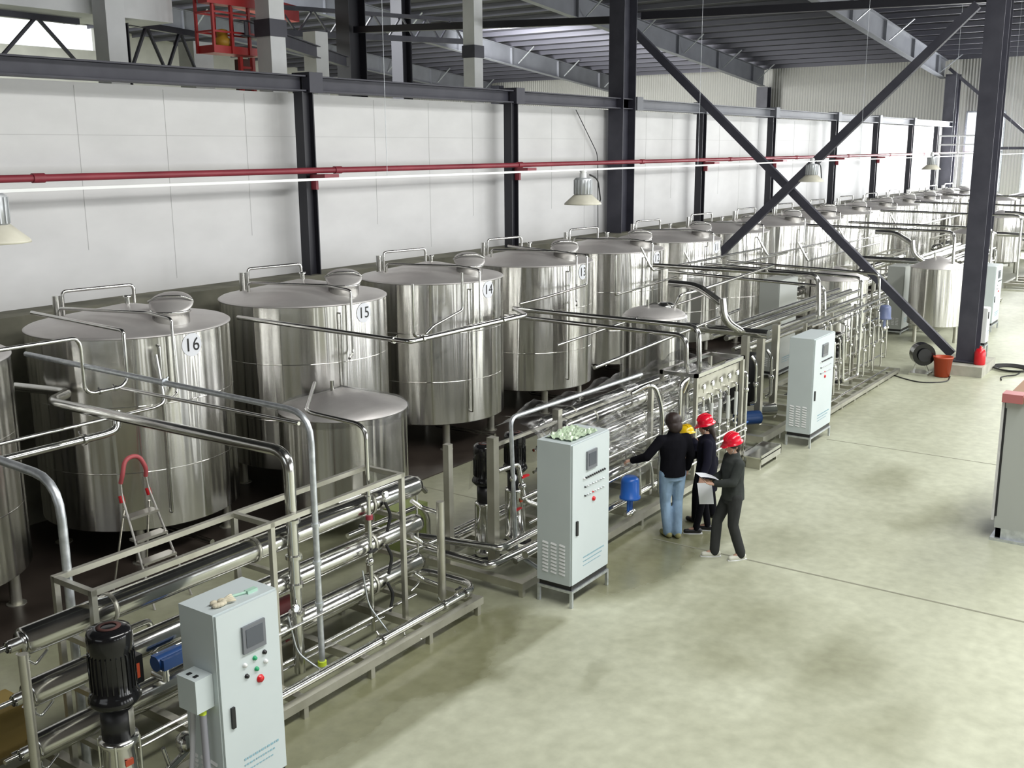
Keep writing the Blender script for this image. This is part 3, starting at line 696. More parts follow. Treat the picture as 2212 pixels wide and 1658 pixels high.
# things on the first cabinet
g = MB(); rg = random.Random(2)
for k in range(9): 
    a = rg.uniform(0, 6.28); g.ball((5.0+.05*math.cos(a), 6.36+.035*math.sin(a), 1.922), .028, 6, (1.3, 1, .7))
for k in range(4): g.tube([(5.02, 6.36, 1.92), (5.08+.02*k, 6.30+.03*k, 1.93), (5.12+.015*k, 6.30+.035*k, 1.92)], .011, .02, 6)
single('cotton_glove', g, CREAM, 'crumpled cream cotton glove lying on the nearest cabinet', 'glove')
single('hand_tool', MB().tube([(5.14, 6.4, 1.912), (5.28, 6.36, 1.912)], .012, n=8).box(5.28, 5.38, 6.33, 6.38, 1.9, 1.925), mat('mint plastic', (.4, .62, .5), .4), 'mint green handled tool lying on the nearest cabinet', 'tool')
# crumpled film on cabinet 2
V = []; n = 14; rg = random.Random(9)
for i in range(n+1):
    for j in range(n+1): V.append((10.15+.6*i/n+rg.uniform(-.01, .01), 6.28+.38*j/n+rg.uniform(-.01, .01), 2.045+rg.uniform(0, .04)))
F = [(i*(n+1)+j, (i+1)*(n+1)+j, (i+1)*(n+1)+j+1, i*(n+1)+j+1) for i in range(n) for j in range(n)]
single('plastic_bag', MB().add(V, F), mat('greenish film', (.5, .62, .45), .25), 'crumpled greenish plastic film on top of the second cabinet', 'plastic film')
# foreground grey cabinet at the right edge
e = empty('switch_cabinet', (15.9, 2.3, 0), 'large grey steel cabinet with open door at the right edge of the picture', 'cabinet')
MB().box(15.35, 16.6, 1.6, 2.52, .18, 2.0).build('body', CABG, e)
MB().box(15.3, 16.6, 2.53, 2.56, .3, 1.98).build('door', mat('door white', (.6, .6, .6), .5), e)
MB().box(15.34, 15.5, 2.5, 2.53, .35, 1.9).build('door_gap', BLK, e)
MB().box(15.35, 15.42, 1.6, 2.5, .03, .18).box(15.35, 16.6, 2.43, 2.5, .03, .18).box(15.3, 16.6, 1.6, 2.56, 0, .04).build('stand', GALV, e)
single('packing_board', MB().box(15.3, 16.5, 1.6, 2.5, 2.0, 2.09), CARD, 'brown board lying on the grey cabinet at the right edge', 'board')
single('red_wrapping', MB().box(15.25, 15.5, 2.3, 2.56, 2.0, 2.12), mat('pink film', (.45, .15, .15), .4), 'crumpled pinkish red film at the corner of the brown board', 'wrapping')

# ------------------------------------------------------------------ reverse osmosis skids
def clamp(mb, p, r, ax):
    a = Vector(p); d = {'x': Vector((1, 0, 0)), 'y': Vector((0, 1, 0)), 'z': Vector((0, 0, 1))}[ax]
    mb.cyl(a-d*.018, a+d*.018, r*1.45, 14); u = d.orthogonal().normalized(); mb.bar(a+u*r*1.4, a+u*r*2.4, .015, .015)
    return mb
def vessel(x0, x1, y, z, r, e, name='membrane_tube'):
    t = MB().lathe([(0, x0+.09), (r*.72, x0+.09), (r*.74, x0+.11)], (0, y, z), 28, 'x')
    t.lathe([(r*.74, x0+.11), (r, x0+.12), (r, x1-.08), (r*.86, x1-.02), (0, x1)], (0, y, z), 28, 'x')
    o = t.build(name, PIPE, e)
    ec = MB().lathe([(0, x0), (r*.45, x0), (r*.45, x0+.09), (r*.8, x0+.09), (r*.8, x0+.1)], (0, y, z), 20, 'x').cyl((x0-.14, y, z), (x0, y, z), .022, 10)
    ec.lathe([(.045, x0-.02), (.045, x0+.02)], (0, y, z), 12, 'x').build('end_cap', PIPE, o)
    MB().tube([(x0+.06, y, z-r*.7), (x0+.2, y, z-r-.12), (x0+.32, y, z-r-.03), (x0+.3, y, z-r)], .012, .03, 6).build('clamp_handle', PIPE, o)
    for q in (.18, .5, .83):
        xx = x0+(x1-x0)*q
        MB().lathe([(r+.005, xx-.02), (r+.012, xx-.02), (r+.012, xx+.02), (r+.005, xx+.02)], (0, y, z), 28, 'x').build('strap', FRAME, o)
    return o
def base_frame(e, x0, x1, y0, y1, z, n, m=FRAME, s=.09):
    b = MB().box(x0, x1, y0, y0+s, z-s, z).box(x0, x1, y1-s, y1, z-s, z).box(x0+.004, x0+s, y0+s, y1-s, z-s, z-.002).box(x1-s, x1-.004, y0+s, y1-s, z-s, z-.002)
    for i in range(1, n): x = x0+(x1-x0)*i/n; b.box(x-s/2, x+s/2, y0+s, y1-s, z-s, z-.003)
    b.build('base_frame', m, e)
    for i in range(n+1):
        x = min(max(x0+(x1-x0)*i/n, x0+.06), x1-.06)
        for y in (y0+.05, y1-.05): MB().box(x-.03, x+.03, y-.03, y+.03, 0, z-s).build('foot', m, e)
def valve(p, ax, col, e, big=.04):
    x, y, z = p; v = MB().ball(p, big, 10).cyl((x, y, z), (x, y, z+big*2), big*.35, 8)
    o = v.build('valve', PIPE, e)
    MB().box(x-big*.3, x+big*2.4, y-big*.35, y+big*.35, z+big*1.9, z+big*2.3).build('lever', col, o); return o
def gauge(p, e, r=.04):
    x, y, z = p
    o = MB().lathe([(0, .02), (r, .02), (r*1.1, .01), (r*1.1, -.02), (0, -.02)], p, 18, 'y').cyl((x, y, z-r*2.2), (x, y, z-r), .008, 6).build('pressure_gauge', PIPE, e)
    MB().lathe([(r*.9, -.021), (0, -.0215)], p, 18, 'y').build('dial', PAPER, o)

def ro_skid(label):
    e = empty('reverse_osmosis_skid', (6.6, 7.7, 0), label, 'filter skid', 'membrane skids')
    base_frame(e, 3.6, 9.35, 7.0, 8.45, .22, 6)
    # rack
    ya, yb = 7.4, 7.93; s = .05
    for x in (4.58, 6.5, 8.4):
        for y in (ya, yb): MB().box(x-s/2, x+s/2, y-s/2, y+s/2, .2, 1.93).build('post', FRAME, e)
        MB().box(x-s/2, x+s/2, ya, yb, 1.88, 1.929).build('crossbar', FRAME, e)
        for z in (1.44, .98, .5): MB().box(x-s/2, x+s/2, ya, yb, z-s, z-.002).build('crossbar', FRAME, e)
    for y in (ya, yb): MB().box(4.56, 8.43, y-s/2, y+s/2, 1.88, 1.931).build('top_rail', FRAME, e)
    MB().box(4.58, 8.4, yb-.02, yb+.02, .9, .95).build('side_rail', FRAME, e)
    for z in (1.6, 1.14, .66): vessel(3.98, 8.98, 7.66, z, .115, e)
    # manifold post at the far end and its branches
    mf = MB().tube([(8.98, 7.33, .2), (8.98, 7.33, 1.45)], .048, n=14).build('manifold', FRAME, e)
    for z in (1.3, .86, .4): MB().tube([(8.98, 7.33, z), (8.98, 7.62, z+.02), (8.86, 7.66, z+.13)], .03, .06, 10).build('branch_pipe', PIPE, mf)
    MB().tube([(8.93, 7.66, 1.55), (9.0, 7.7, 1.5), (9.0, 7.7, .35), (8.85, 7.7, .3)], .014, .04, 8).build('sample_pipe', PIPE, e)
    # low loop pipe with U turn
    MB().tube([(5.6, 7.13, .3), (9.3, 7.13, .3), (9.42, 7.28, .3), (9.42, 7.9, .3), (9.3, 8.05, .3), (5.2, 8.05, .3)], .045, .12, 14).build('loop_pipe', PIPE, e)
    for p in ((8.75, 7.13, .3), (9.15, 7.13, .3), (7.7, 7.13, .3)): clamp(MB(), p, .045, 'x').build('clamp', PIPE, e)
    MB().tube([(8.05, 7.13, .27), (8.05, 7.1, .16), (8.2, 7.0, .14)], .012, .03, 6).build('drain_tap', PIPE, e)
    valve((9.0, 7.13, .33), 'x', BLK, e, .035)
    for (y, z, x0, x1, r) in ((7.5, .36, 4.9, 8.7, .02), (7.95, .42, 4.3, 8.8, .022), (7.3, .82, 5.8, 7.6, .016), (8.25, .32, 4.2, 9.0, .035), (7.55, .26, 4.3, 8.2, .016)):
        MB().cyl((x0, y, z), (x1, y, z), r, 10).build('long_pipe', PIPE, e)
    # black hose fittings, valves
    for (x, z) in ((8.25, 1.45), (8.25, .95), (8.25, .5)): MB().tube([(x, 7.52, z+.16), (x+.07, 7.5, z), (x, 7.5, z-.18)], .018, .06, 8).build('black_hose', RUBBER, e)
    valve((7.9, 7.45, 1.05), 'x', BLK, e, .05); gauge((8.15, 7.42, 1.75), e); gauge((6.75, 7.4, .95), e)
    MB().tube([(7.75, 7.42, 1.0), (7.78, 7.38, .6), (7.95, 7.22, .22)], .01, .1, 6).build('thin_cable', GALV, e)
    MB().tube([(6.65, 7.4, .9), (6.7, 7.35, .5), (6.95, 7.2, .2)], .01, .1, 6).build('thin_cable', GALV, e)
    MB().tube([(5.0, 8.0, 1.15), (5.5, 8.0, 1.15), (5.5, 8.0, .8), (6.1, 8.0, .8)], .03, .06, 8).build('back_pipe', PIPE, e)
    return e
s1 = ro_skid('steel skid with three long shiny membrane tubes, nearest the camera')
# header at the left ends of the tubes of the nearest skid
e = empty('feed_manifold', (3.95, 7.42, 0), 'upright steel feed header at the left ends of the nearest tubes', 'pipe')
MB().tube([(3.96, 7.42, .25), (3.96, 7.42, 1.62)], .04, n=12).build('header', FRAME, e)
for z in (1.52, 1.06, .58): MB().tube([(3.96, 7.42, z), (4.06, 7.55, z)], .028, .03, 8).build('elbow', PIPE, e)

def pump(x, y, zt, label, hb=.62):
    e = empty('vertical_pump', (x, y, 0), label, 'pump')
    k = zt/1.82; r = .168*k
    m = MB().lathe([(0, zt), (r*.6, zt), (r*.92, zt-.015), (r, zt-.05), (r, zt-.17), (r*.97, zt-.18), (r*.97, zt-.5*k), (r*1.06, zt-.52*k), (r*1.16, zt-.56*k), (r*1.16, zt-.58*k), (r*.95, zt-.62*k), (r*.8, zt-.64*k), (0, zt-.64*k)], (x, y, 0), 36)
    mo = m.build('motor', BLKG, e)
    fn = MB()
    for i in range(26):
        a = 2*PI*i/26; fn.bar((x+r*.98*math.cos(a), y+r*.98*math.sin(a), zt-.2), (x+r*.98*math.cos(a), y+r*.98*math.sin(a), zt-.48*k), .01, .014, up=(math.cos(a), math.sin(a), 0))
    fn.build('cooling_fins', BLKG, mo)
    MB().lathe([(r*.35, zt+.001), (r*.55, zt+.004), (r*.35, zt+.007)], (x, y, 0), 20).build('fan_guard', bpy.data.materials.get('rusty dark steel') or BLK, mo)
    MB().box(x+r*.9, x+r*1.5, y-.02, y+.1, zt-.55*k, zt-.32*k).build('terminal_box', BLKG, mo)
    MB().box(x+r*1.5, x+r*1.52, y+.01, y+.045, zt-.5*k, zt-.4*k).box(x+r*1.15, x+r*1.3, y-.024, y-.018, zt-.5*k, zt-.38*k).build('warning_sticker', ORANGE, mo)
    zn = zt-.64*k
    MB().lathe([(0, zn), (r*.72, zn), (r*.72, zn-.26*k), (0, zn-.26*k)], (x, y, 0), 28).build('lantern', BLK, e)
    MB().lathe([(r*.725, zn-.02), (r*.735, zn-.02), (r*.735, zn-.24*k), (r*.725, zn-.24*k)], (x, y, 0), 24, a0=R(-80), a1=R(20)).build('coupling_guard', FRAME, e)
    MB().lathe([(0, zn-.26*k), (r*.88, zn-.26*k), (r*.9, zn-.3*k), (r*.78, zn-.33*k), (r*.78, .16), (r*1.0, .15), (r*1.0, .05), (0, .05)], (x, y, 0), 30).build('pump_casing', PIPE, e)
    tb = MB()
    for i in range(4):
        a = R(45+90*i); tb.cyl((x+r*.9*math.cos(a), y+r*.9*math.sin(a), .1), (x+r*.9*math.cos(a), y+r*.9*math.sin(a), zn-.27*k), .01, 6)
    tb.build('tie_rods', PIPE, e)
    MB().box(x-.16, x+.16, y-.16, y+.16, 0, .05).build('base', BLK, e)
    MB().box(x-.05, x+.02, y-r*.79-.004, y-r*.79+.004, zn-.46*k, zn-.41*k).build('orange_label', ORANGE, e)
    return e
p1 = pump(4.33, 6.83, 1.86, 'large black vertical pump in the foreground left of the nearest cabinet')
st = MB()
for (a0_, a1_) in ((200, 340),): pass
# pipes round the pump and valves behind the cabinet
single('pump_discharge', MB().tube([(4.58, 6.83, .35), (4.95, 6.9, .42), (5.3, 7.0, .5), (5.6, 7.13, .3)], .035, .1, 12).ball((5.0, 6.92, .52), .09, 12).cyl((5.12, 6.94, .52), (5.16, 6.95, .52), .1, 16).tube([(4.8, 6.88, .4), (4.75, 6.88, .6)], .02, .02, 8), PIPE, 'short steel pipe with check valve between black pump and nearest cabinet', 'pipe')
e = empty('valve_actuator', (5.35, 7.4, 1.0), 'dark blue rectangular valve actuator between black pump and nearest cabinet', 'valve')
MB().box(5.12, 5.38, 7.3, 7.48, 1.0, 1.1).tube([(5.1, 7.4, 1.05), (5.4, 7.4, 1.05)], .07, n=16).build('housing', DBLUE, e)
MB().cyl((5.2, 7.4, .85), (5.2, 7.4, 1.03), .03, 10).build('stem', PIPE, e)
MB().tube([(5.2, 7.4, .88), (5.2, 7.56, .88)], .04, n=10).build('body', PIPE, e)

# second skid : pumps, film covered tubes and gauge panel
e2 = empty('reverse_osmosis_skid', (13.6, 7.5, 0), 'skid with film covered tubes behind the second cabinet and the visitors', 'filter skid', 'membrane skids')
base_frame(e2, 9.95, 17.3, 6.85, 8.5, .2, 7, s=.1)
for (x, y, w, z1) in ((10.25, 7.5, .11, 1.9), (10.1, 8.1, .09, 1.75), (11.75, 7.5, .1, 1.95), (13.9, 7.2, .07, 1.9), (15.0, 7.2, .06, 1.9)): MB().box(x-w/2, x+w/2, y-w/2, y+w/2, .2, z1).build('post', FRAME, e2)
for (y, z) in ((7.5, 1.8),): MB().box(10.3, 15.0, y-.02, y+.02, z-.04, z).build('top_rail', FRAME, e2)
for y, z in ((7.55, 1.62), (7.55, 1.3), (7.55, .98), (7.9, 1.62), (7.9, 1.3), (7.9, .98), (7.55, .62), (7.9, .62)): vessel(11.9, 16.6, y, z, .1, e2)
for (y, z, r) in ((7.05, .42, .05), (7.2, .3, .04), (8.3, .35, .05), (7.0, .85, .02), (7.1, 1.15, .02), (8.2, .5, .03)): MB().cyl((10.3, y, z), (16.9, y, z), r, 12).build('long_pipe', PIPE, e2)
MB().tube([(9.9, 8.7, .35), (9.9, 7.3, .35), (11.6, 7.2, .35)], .06, .12, 12).build('suction_pipe', PIPE, e2)
MB().tube([(9.7, 9.3, .5), (10.15, 7.3, .5), (11.4, 7.3, .5)], .05, .12, 12).build('suction_pipe', PIPE, e2)
MB().tube([(10.7, 7.75, 1.3), (11.1, 7.7, 1.3), (11.1, 7.6, .8), (11.3, 7.5, .7)], .035, .07, 10).build('valve_pipe', PIPE, e2)
valve((11.1, 7.64, 1.0), 'z', RED, e2, .06); valve((10.6, 7.4, .75), 'z', RED, e2, .05); valve((11.5, 7.3, .7), 'z', RED, e2, .06)
gauge((10.55, 7.4, 1.3), e2, .05)
rg = random.Random(4)
for k in range(9):
    x = 13.2+.4*k; z = rg.uniform(.9, 1.7)
    MB().tube([(x, 7.45, z), (x, 7.1, z-.02), (x+.05, 7.02, z-.3), (x+.05, 7.0, .4)], .022, .08, 8).build('riser_pipe', PIPE, e2)
MB().tube([(13.3, 7.2, 1.9), (13.6, 7.0, 2.05), (13.8, 6.95, 1.6), (13.75, 6.95, .3)], .035, .2, 10).build('riser_pipe', PIPE, e2)
for x in (10.75, 11.35, 10.9): pass
for i, (x, y) in enumerate(((10.75, 8.0), (11.45, 8.0))): pump(x, y, 1.62, 'black vertical pump behind the second cabinet, %s of the pair' % ('left' if i == 0 else 'right'))
# pipe standing at the left of cabinet 2
e = empty('bent_pipe', (10.53, 7.3, .1), 'bright bent steel pipe rising beside the second cabinet', 'pipe')
MB().tube([(11.2, 6.9, .12), (10.55, 6.9, .12), (10.53, 7.35, .3), (10.53, 7.42, 2.1), (14.0, 7.42, 2.04)], .028, .14, 12).build('pipe', GALV, e)
# blue actuated valves beside the second cabinet
def blue_valve(x, y, z, label, s=1.0, m=BLUE):
    e = empty('valve_actuator', (x, y, z), label, 'valve')
    MB().lathe([(0, .46), (.09, .46), (.12, .43), (.13, .4), (.135, .18), (.15, .17), (.15, .14), (.05, .12), (0, .12)], (x, y, z), 28).build('housing', m, e)
    MB().cyl((x-.05, y, z-.04), (x-.05, y, z+.13), .02, 8).cyl((x+.05, y, z-.04), (x+.05, y, z+.13), .02, 8).cyl((x, y, z-.06), (x, y, z+.13), .03, 10).build('yoke', m, e)
    MB().ball((x, y, z-.08), .06, 10).cyl((x-.12, y, z-.08), (x+.12, y, z-.08), .035, 10).build('body', PIPE, e)
    MB().box(x+.12, x+.14, y-.06, y, z+.25, z+.36).build('name_plate', PAPER, e)
    return e
blue_valve(12.62, 6.83, .42, 'bright blue valve actuator right of the second cabinet')
# gauge panel of the ultrafilter
e = empty('gauge_panel', (15.9, 6.95, 0), 'steel frame with rows of valves and flow meters above the helmets', 'panel')
for (x, y) in ((14.95, 6.95), (16.78, 6.95), (14.95, 7.55), (16.78, 7.55)): MB().box(x-.03, x+.03, y-.03, y+.03, .2, 1.93).build('post', FRAME, e)
MB().box(14.92, 16.81, 6.92, 6.98, 1.87, 1.93).box(14.92, 16.81, 7.52, 7.58, 1.87, 1.93).box(14.92, 14.98, 6.95, 7.55, 1.87, 1.93).box(16.75, 16.81, 6.95, 7.55, 1.87, 1.93).build('top_frame', PIPE, e)
MB().box(15.0, 16.75, 6.99, 7.0, 1.42, 1.82).build('panel_sheet', FRAME, e)
for k in range(5):
    x = 15.2+.33*k
    MB().cyl((x, 6.93, .95), (x, 6.93, 1.35), .03, 12).build('flow_meter', mat('flow glass', (.6, .62, .6), .1), e) if k == 0 else MB().cyl((x, 6.93, .95), (x, 6.93, 1.35), .03, 12).build('flow_meter', bpy.data.materials['flow glass'], e)
    MB().tube([(x, 6.93, 1.35), (x, 6.93, 1.5), (x, 7.1, 1.52)], .02, .04, 8).build('meter_pipe', PIPE, e); MB().tube([(x, 6.93, .95), (x, 6.93, .3)], .02, .04, 8).build('drop_pipe', PIPE, e)
    gauge((x, 6.93, 1.68), e, .045); valve((x, 6.93, .8), 'z', BLK, e, .035)
for z in (.62, .72, .5): MB().cyl((14.6, 6.9, z), (16.85, 6.9, z), .022, 8).build('header_pipe', PIPE, e)
MB().tube([(16.95, 6.93, .2), (16.95, 6.93, 1.6), (16.9, 7.2, 1.7)], .03, .08, 10).build('side_pipe', PIPE, e)
MB().tube([(14.6, 7.0, 1.7), (14.6, 6.9, 1.95), (14.3, 6.9, 1.9), (14.3, 6.92, .4)], .03, .1, 10).build('side_pipe', PIPE, e)
for z in (.6, 1.3): valve((16.95, 6.93, z), 'z', BLUE if z < 1 else PIPE, e, .05)
e = empty('drip_tray', (17.2, 6.7, 0), 'shallow steel tray on the floor behind the visitor in the dark jacket', 'tray')
MB().box(16.6, 17.5, 6.45, 6.8, .2, .22).box(16.6, 17.5, 6.45, 6.47, .1, .27).box(16.6, 17.5, 6.78, 6.8, .1, .27).box(17.48, 17.5, 6.45, 6.8, .1, .27).build('tray', PIPE, e)
MB().box(16.65, 16.7, 6.5, 6.75, 0, .2).box(17.4, 17.45, 6.5, 6.75, 0, .2).build('feet', FRAME, e)

# film sheet thrown over the tube bundle of skid 2
V = []; nx_, ny_ = 70, 26; rg = random.Random(11)
sec = [(6.98, .75), (7.02, 1.2), (7.2, 1.6), (7.4, 1.86), (7.6, 1.98), (7.9, 1.98), (8.15, 1.85), (8.3, 1.4), (8.4, .9)]
def secp(t):
    q = t*(len(sec)-1); i = min(int(q), len(sec)-2); w = q-i
    return sec[i][0]*(1-w)+sec[i+1][0]*w, sec[i][1]*(1-w)+sec[i+1][1]*w
for i in range(nx_+1):
    for j in range(ny_+1):
        y, z = secp(j/ny_); x = 10.9+5.6*i/nx_
        w = .035*math.sin(i*.55+j*.9)+.03*math.sin(i*.23-j*.5+1)+rg.uniform(-.015, .015)
        sag = -.1*abs(math.sin(i*.28))
        V.append((x+w, y+w*(1 if j > 13 else -1), z+w*.6+(sag if 4 < j < 22 else sag*.3)))
F = [(i*(ny_+1)+j, (i+1)*(ny_+1)+j, (i+1)*(ny_+1)+j+1, i*(ny_+1)+j+1) for i in range(nx_) for j in range(ny_)]
single('plastic_sheet', MB().add(V, F, True), FILM, 'large clear film sheet draped over the tubes behind the second cabinet', 'plastic sheet')

# third skid : filter pumps and valve rack
e3 = empty('filter_skid', (21.8, 7.4, 0), 'long skid with valve rack and chrome pipes, behind the third cabinet', 'filter skid')
base_frame(e3, 17.9, 20.6, 6.95, 8.8, .22, 3, s=.12)
base_frame(e3, 20.0, 26.0, 6.7, 8.6, .14, 7, s=.08)
for x in (18.0, 18.75, 19.5):
    MB().box(x-.06, x+.06, 7.35, 7.47, .2, 2.05).build('post', FRAME, e3)
MB().tube([(18.3, 9.5, 2.06), (18.3, 7.1, 2.06)], .085, n=16).build('header_pipe', PIPE, e3)
MB().tube([(18.0, 7.9, 2.6), (18.0, 8.4, 2.9), (18.05, 9.0, 2.9)], .07, .2, 14).tube([(18.0, 7.9, 2.7), (18.0, 7.85, 2.3), (18.2, 7.6, 2.1)], .075, .2, 14).build('goose_neck', PIPE, e3)
for k, x in enumerate((18.35, 19.1)):
    MB().lathe([(0, .5), (.17, .5), (.2, .62), (.2, 1.45), (.15, 1.52), (0, 1.54)], (x, 7.75, 0), 24).build('black_filter', BLK, e3)
    MB().tube([(x-.06, 7.4, 1.62), (x-.06, 7.3, 1.5), (x-.02, 7.3, .75), (x, 7.4, .7)], .03, .08, 10).build('filter_pipe', PIPE, e3)
    valve((x-.04, 7.3, 1.1), 'z', PIPE, e3, .06)
    MB().tube([(x-.2, 7.6, .42), (x+.2, 7.3, .42)], .13, n=18).build('pump_motor', DBLUE if k == 0 else PIPE, e3)
for (y, z, r) in ((7.9, 2.0, .05), (8.05, 1.85, .05), (8.2, 2.0, .05), (7.7, 2.02, .035), (8.35, 1.85, .05), (7.55, 1.9, .045), (7.6, 1.7, .045), (7.9, 1.65, .045)):
    MB().cyl((18.6, y, z), (25.6, y, z), r, 12).build('membrane_tube', PIPE, e3)
for x in (20.4, 22.0, 23.6, 25.2):
    for y in (7.15, 8.3): MB().box(x-.03, x+.03, y-.03, y+.03, .14, 1.98).build('post', FRAME, e3)
for y, z, r in ((7.0, 1.93, .03), (7.0, 1.5, .022), (7.0, .95, .022), (7.0, .55, .02), (7.05, 1.3, .02), (6.85, .22, .022), (7.1, 1.75, .03)):
    MB().cyl((20.3, y, z), (25.5, y, z), r, 10).build('long_pipe', PIPE, e3)
rg = random.Random(6)
for k in range(15):
    x = 20.6+.34*k; a_, b_ = rg.choice(((1.93, .5), (1.5, .3), (1.75, .95), (1.93, .95), (1.5, .35)))
    MB().tube([(x, 7.05, a_), (x, 6.93, a_-.05), (x, 6.9, b_), (x+.15 if k % 3 else x, 7.0, b_-.04)], .022, .05, 8).build('riser_pipe', PIPE, e3)
    z = (a_+b_)/2; valve((x, 6.9, z), 'z', rg.choice((PIPE, PIPE, BLK)), e3, .04)
    if k % 4 == 1: gauge((x+.1, 6.9, 1.62), e3, .045)
MB().tube([(21.9, 6.85, 1.55), (21.9, 6.8, .55), (22.9, 6.8, .5), (22.9, 6.8, 1.95)], .03, .08, 10).build('U_pipe', PIPE, e3)
bpy.data.objects['U_pipe'].name = 'bent_pipe'
blue_valve(24.9, 6.85, 1.35, 'dull blue valve actuator at the far end of the valve rack', m=mat('dull blue', (.12, .15, .27), .4))
pump(22.3, 8.0, 1.3, 'small black pump inside the valve rack skid')
pump(24.2, 7.7, 1.2, 'small black pump at the far end inside the valve rack skid')

# distant skids: copies
def place_copy(src, dx, dy, label, name=None):
    c = copy_tree(src); c.location = (src.location.x+dx, src.location.y+dy, 0); c['label'] = label
    return c
place_copy(s1, 23.2, 2.3, 'membrane tube skid before the wall tanks, left of the long brace foot')
place_copy(s1, 29.4, 2.4, 'distant membrane tube skid beyond the thick plinth column')
place_copy(s1, 38.5, 2.4, 'most distant membrane tube skid near the gable')
place_copy(e3, 14.5, .4, 'distant valve rack skid right behind the plinth column')
place_copy(e3, 26.5, -1.0, 'farthest valve rack skid at the right edge of the picture')

# ------------------------------------------------------------------ overhead pipe runs
def run(name, pts, r, label, fil=.14, mm=PIPE, clamps=(), n=12, cat='pipe', group=None):
    e = empty(name, pts[0], label, cat, group)
    MB().tube(pts, r, fil, n).build('pipe', mm, e)
    for (p, ax) in clamps: clamp(MB(), p, r, ax).build('clamp', mm, e)
    return e
run('overhead_pipe', [(7.04, 7.36, .22), (7.04, 7.36, 2.9), (7.04, 12.3, 2.97)], .032, 'slender steel pipe rising before the low tank and crossing tank 16', .3, GALV, [((7.04, 7.36, 1.35), 'z'), ((7.04, 7.36, .9), 'z'), ((7.04, 7.36, 1.75), 'z'), ((7.04, 9.6, 2.935), 'y')])
single('yellow_tape', MB().cyl((7.04, 7.36, .22), (7.04, 7.36, .27), .046, 12), YGRN, 'yellow green tape at the foot of the slender riser', 'tape')
run('overhead_pipe', [(6.84, 7.48, .2), (6.84, 7.48, 2.53), (6.84, 11.55, 2.5), (7.4, 12.0, 2.45), (7.2, 12.9, 2.45)], .058, 'thick steel pipe crossing low in front of tank 16', .2, PIPE, [((6.84, 7.48, 1.83), 'z'), ((6.84, 7.48, 1.15), 'z'), ((6.84, 7.48, .85), 'z'), ((6.84, 7.48, 1.45), 'z')], 14)
run('overhead_pipe', [(7.02, 7.5, 2.78), (7.02, 10.35, 2.78)], .02, 'thin steel pipe just under the slender crossing pipe', .1)
run('overhead_pipe', [(4.72, 7.97, 0), (4.72, 7.97, 2.72), (4.72, 10.2, 2.8)], .04, 'grey bent pipe rising at the left crossing before the cut off tank', .35, GALV, [((4.72, 7.97, 1.5), 'z')])
run('overhead_pipe', [(7.97, 7.5, .2), (7.97, 7.5, 2.55), (7.97, 8.4, 2.58), (9.0, 9.3, 2.6)], .024, 'thin upright pipe with red joint before the low tank', .16, PIPE, [((7.97, 7.5, 1.75), 'z'), ((7.97, 7.5, 1.02), 'z')])
single('red_joint', MB().cyl((7.97, 7.5, 1.5), (7.97, 7.5, 1.55), .04, 12), REDP, 'small red joint ring on the thin upright pipe', 'joint')
run('tank_pipe', [(4.9, 11.02, 2.1), (7.2, 11.02, 2.1), (7.35, 11.02, 2.12), (7.4, 11.05, 2.35)], .05, 'bright thick pipe ending in an elbow before tank 16', .14, PIPE, [((6.9, 11.02, 2.1), 'x')])
run('tank_pipe', [(4.9, 11.1, 2.26), (8.0, 11.1, 2.26), (8.12, 11.1, 2.3), (8.12, 11.2, 2.9)], .022, 'thin pipe running just above the bright thick elbow pipe', .06)
run('tank_pipe', [(4.4, 11.05, 3.32), (6.95, 11.05, 3.3), (7.0, 11.05, 3.2), (7.0, 11.05, 2.68), (7.08, 11.05, 2.62), (7.5, 11.05, 2.62), (7.58, 11.05, 2.7), (7.58, 11.05, 3.3), (7.58, 13.0, 3.36)], .024, 'thin square loop of pipe in front of the left side of tank 16', .06, PIPE, [((7.2, 11.05, 2.62), 'x'), ((7.4, 11.05, 2.62), 'x')])
run('overhead_pipe', [(10.15, 12.0, 3.04), (10.15, 8.72, 3.0), (12.8, 8.72, 3.0), (13.2, 9.2, 3.0)], .032, 'steel pipe crossing tank 15 with a corner before tank 14', .1, PIPE, [((10.15, 9.0, 3.0), 'y'), ((10.4, 8.72, 3.0), 'x'), ((12.2, 8.72, 3.0), 'x')])
run('overhead_pipe', [(16.0, 11.2, 2.5), (15.85, 7.35, 2.52), (15.85, 7.3, 1.5)], .045, 'pair of crossing pipes before tanks 13 and 12, upper one', .2)
run('overhead_pipe', [(15.75, 11.2, 2.4), (15.5, 7.4, 2.42), (15.5, 7.35, .6)], .038, 'pair of crossing pipes before tanks 13 and 12, lower one', .2)
run('tank_pipe', [(12.9, 11.0, 3.3), (12.9, 11.0, 2.45), (13.3, 11.0, 2.4), (15.8, 11.0, 2.42)], .026, 'thin pipe dropping between tanks 15 and 14', .08, PIPE, [((12.9, 11.0, 2.6), 'z')])
run('tank_pipe', [(14.2, 11.0, 3.36), (14.2, 11.0, 2.72), (13.4, 11.0, 2.55), (13.2, 11.0, 2.45)], .022, 'thin bent pipe over the left half of tank 14', .06)
run('tank_pipe', [(18.4, 13.0, 3.4), (18.4, 11.05, 3.3), (18.4, 11.05, 2.7), (16.9, 11.05, 2.62), (16.0, 11.05, 2.6)], .025, 'thin doubly bent pipe running from tank 13 towards the crossing pipes', .06)
run('tank_pipe', [(19.6, 11.05, 3.2), (19.6, 11.05, 2.35), (22.5, 11.05, 2.45)], .025, 'thin bent pipe before tank 12', .06)
run('tank_pipe', [(14.4, 9.2, 2.25), (20.5, 9.2, 2.45)], .022, 'thin long pipe above the film covered tubes', .06)
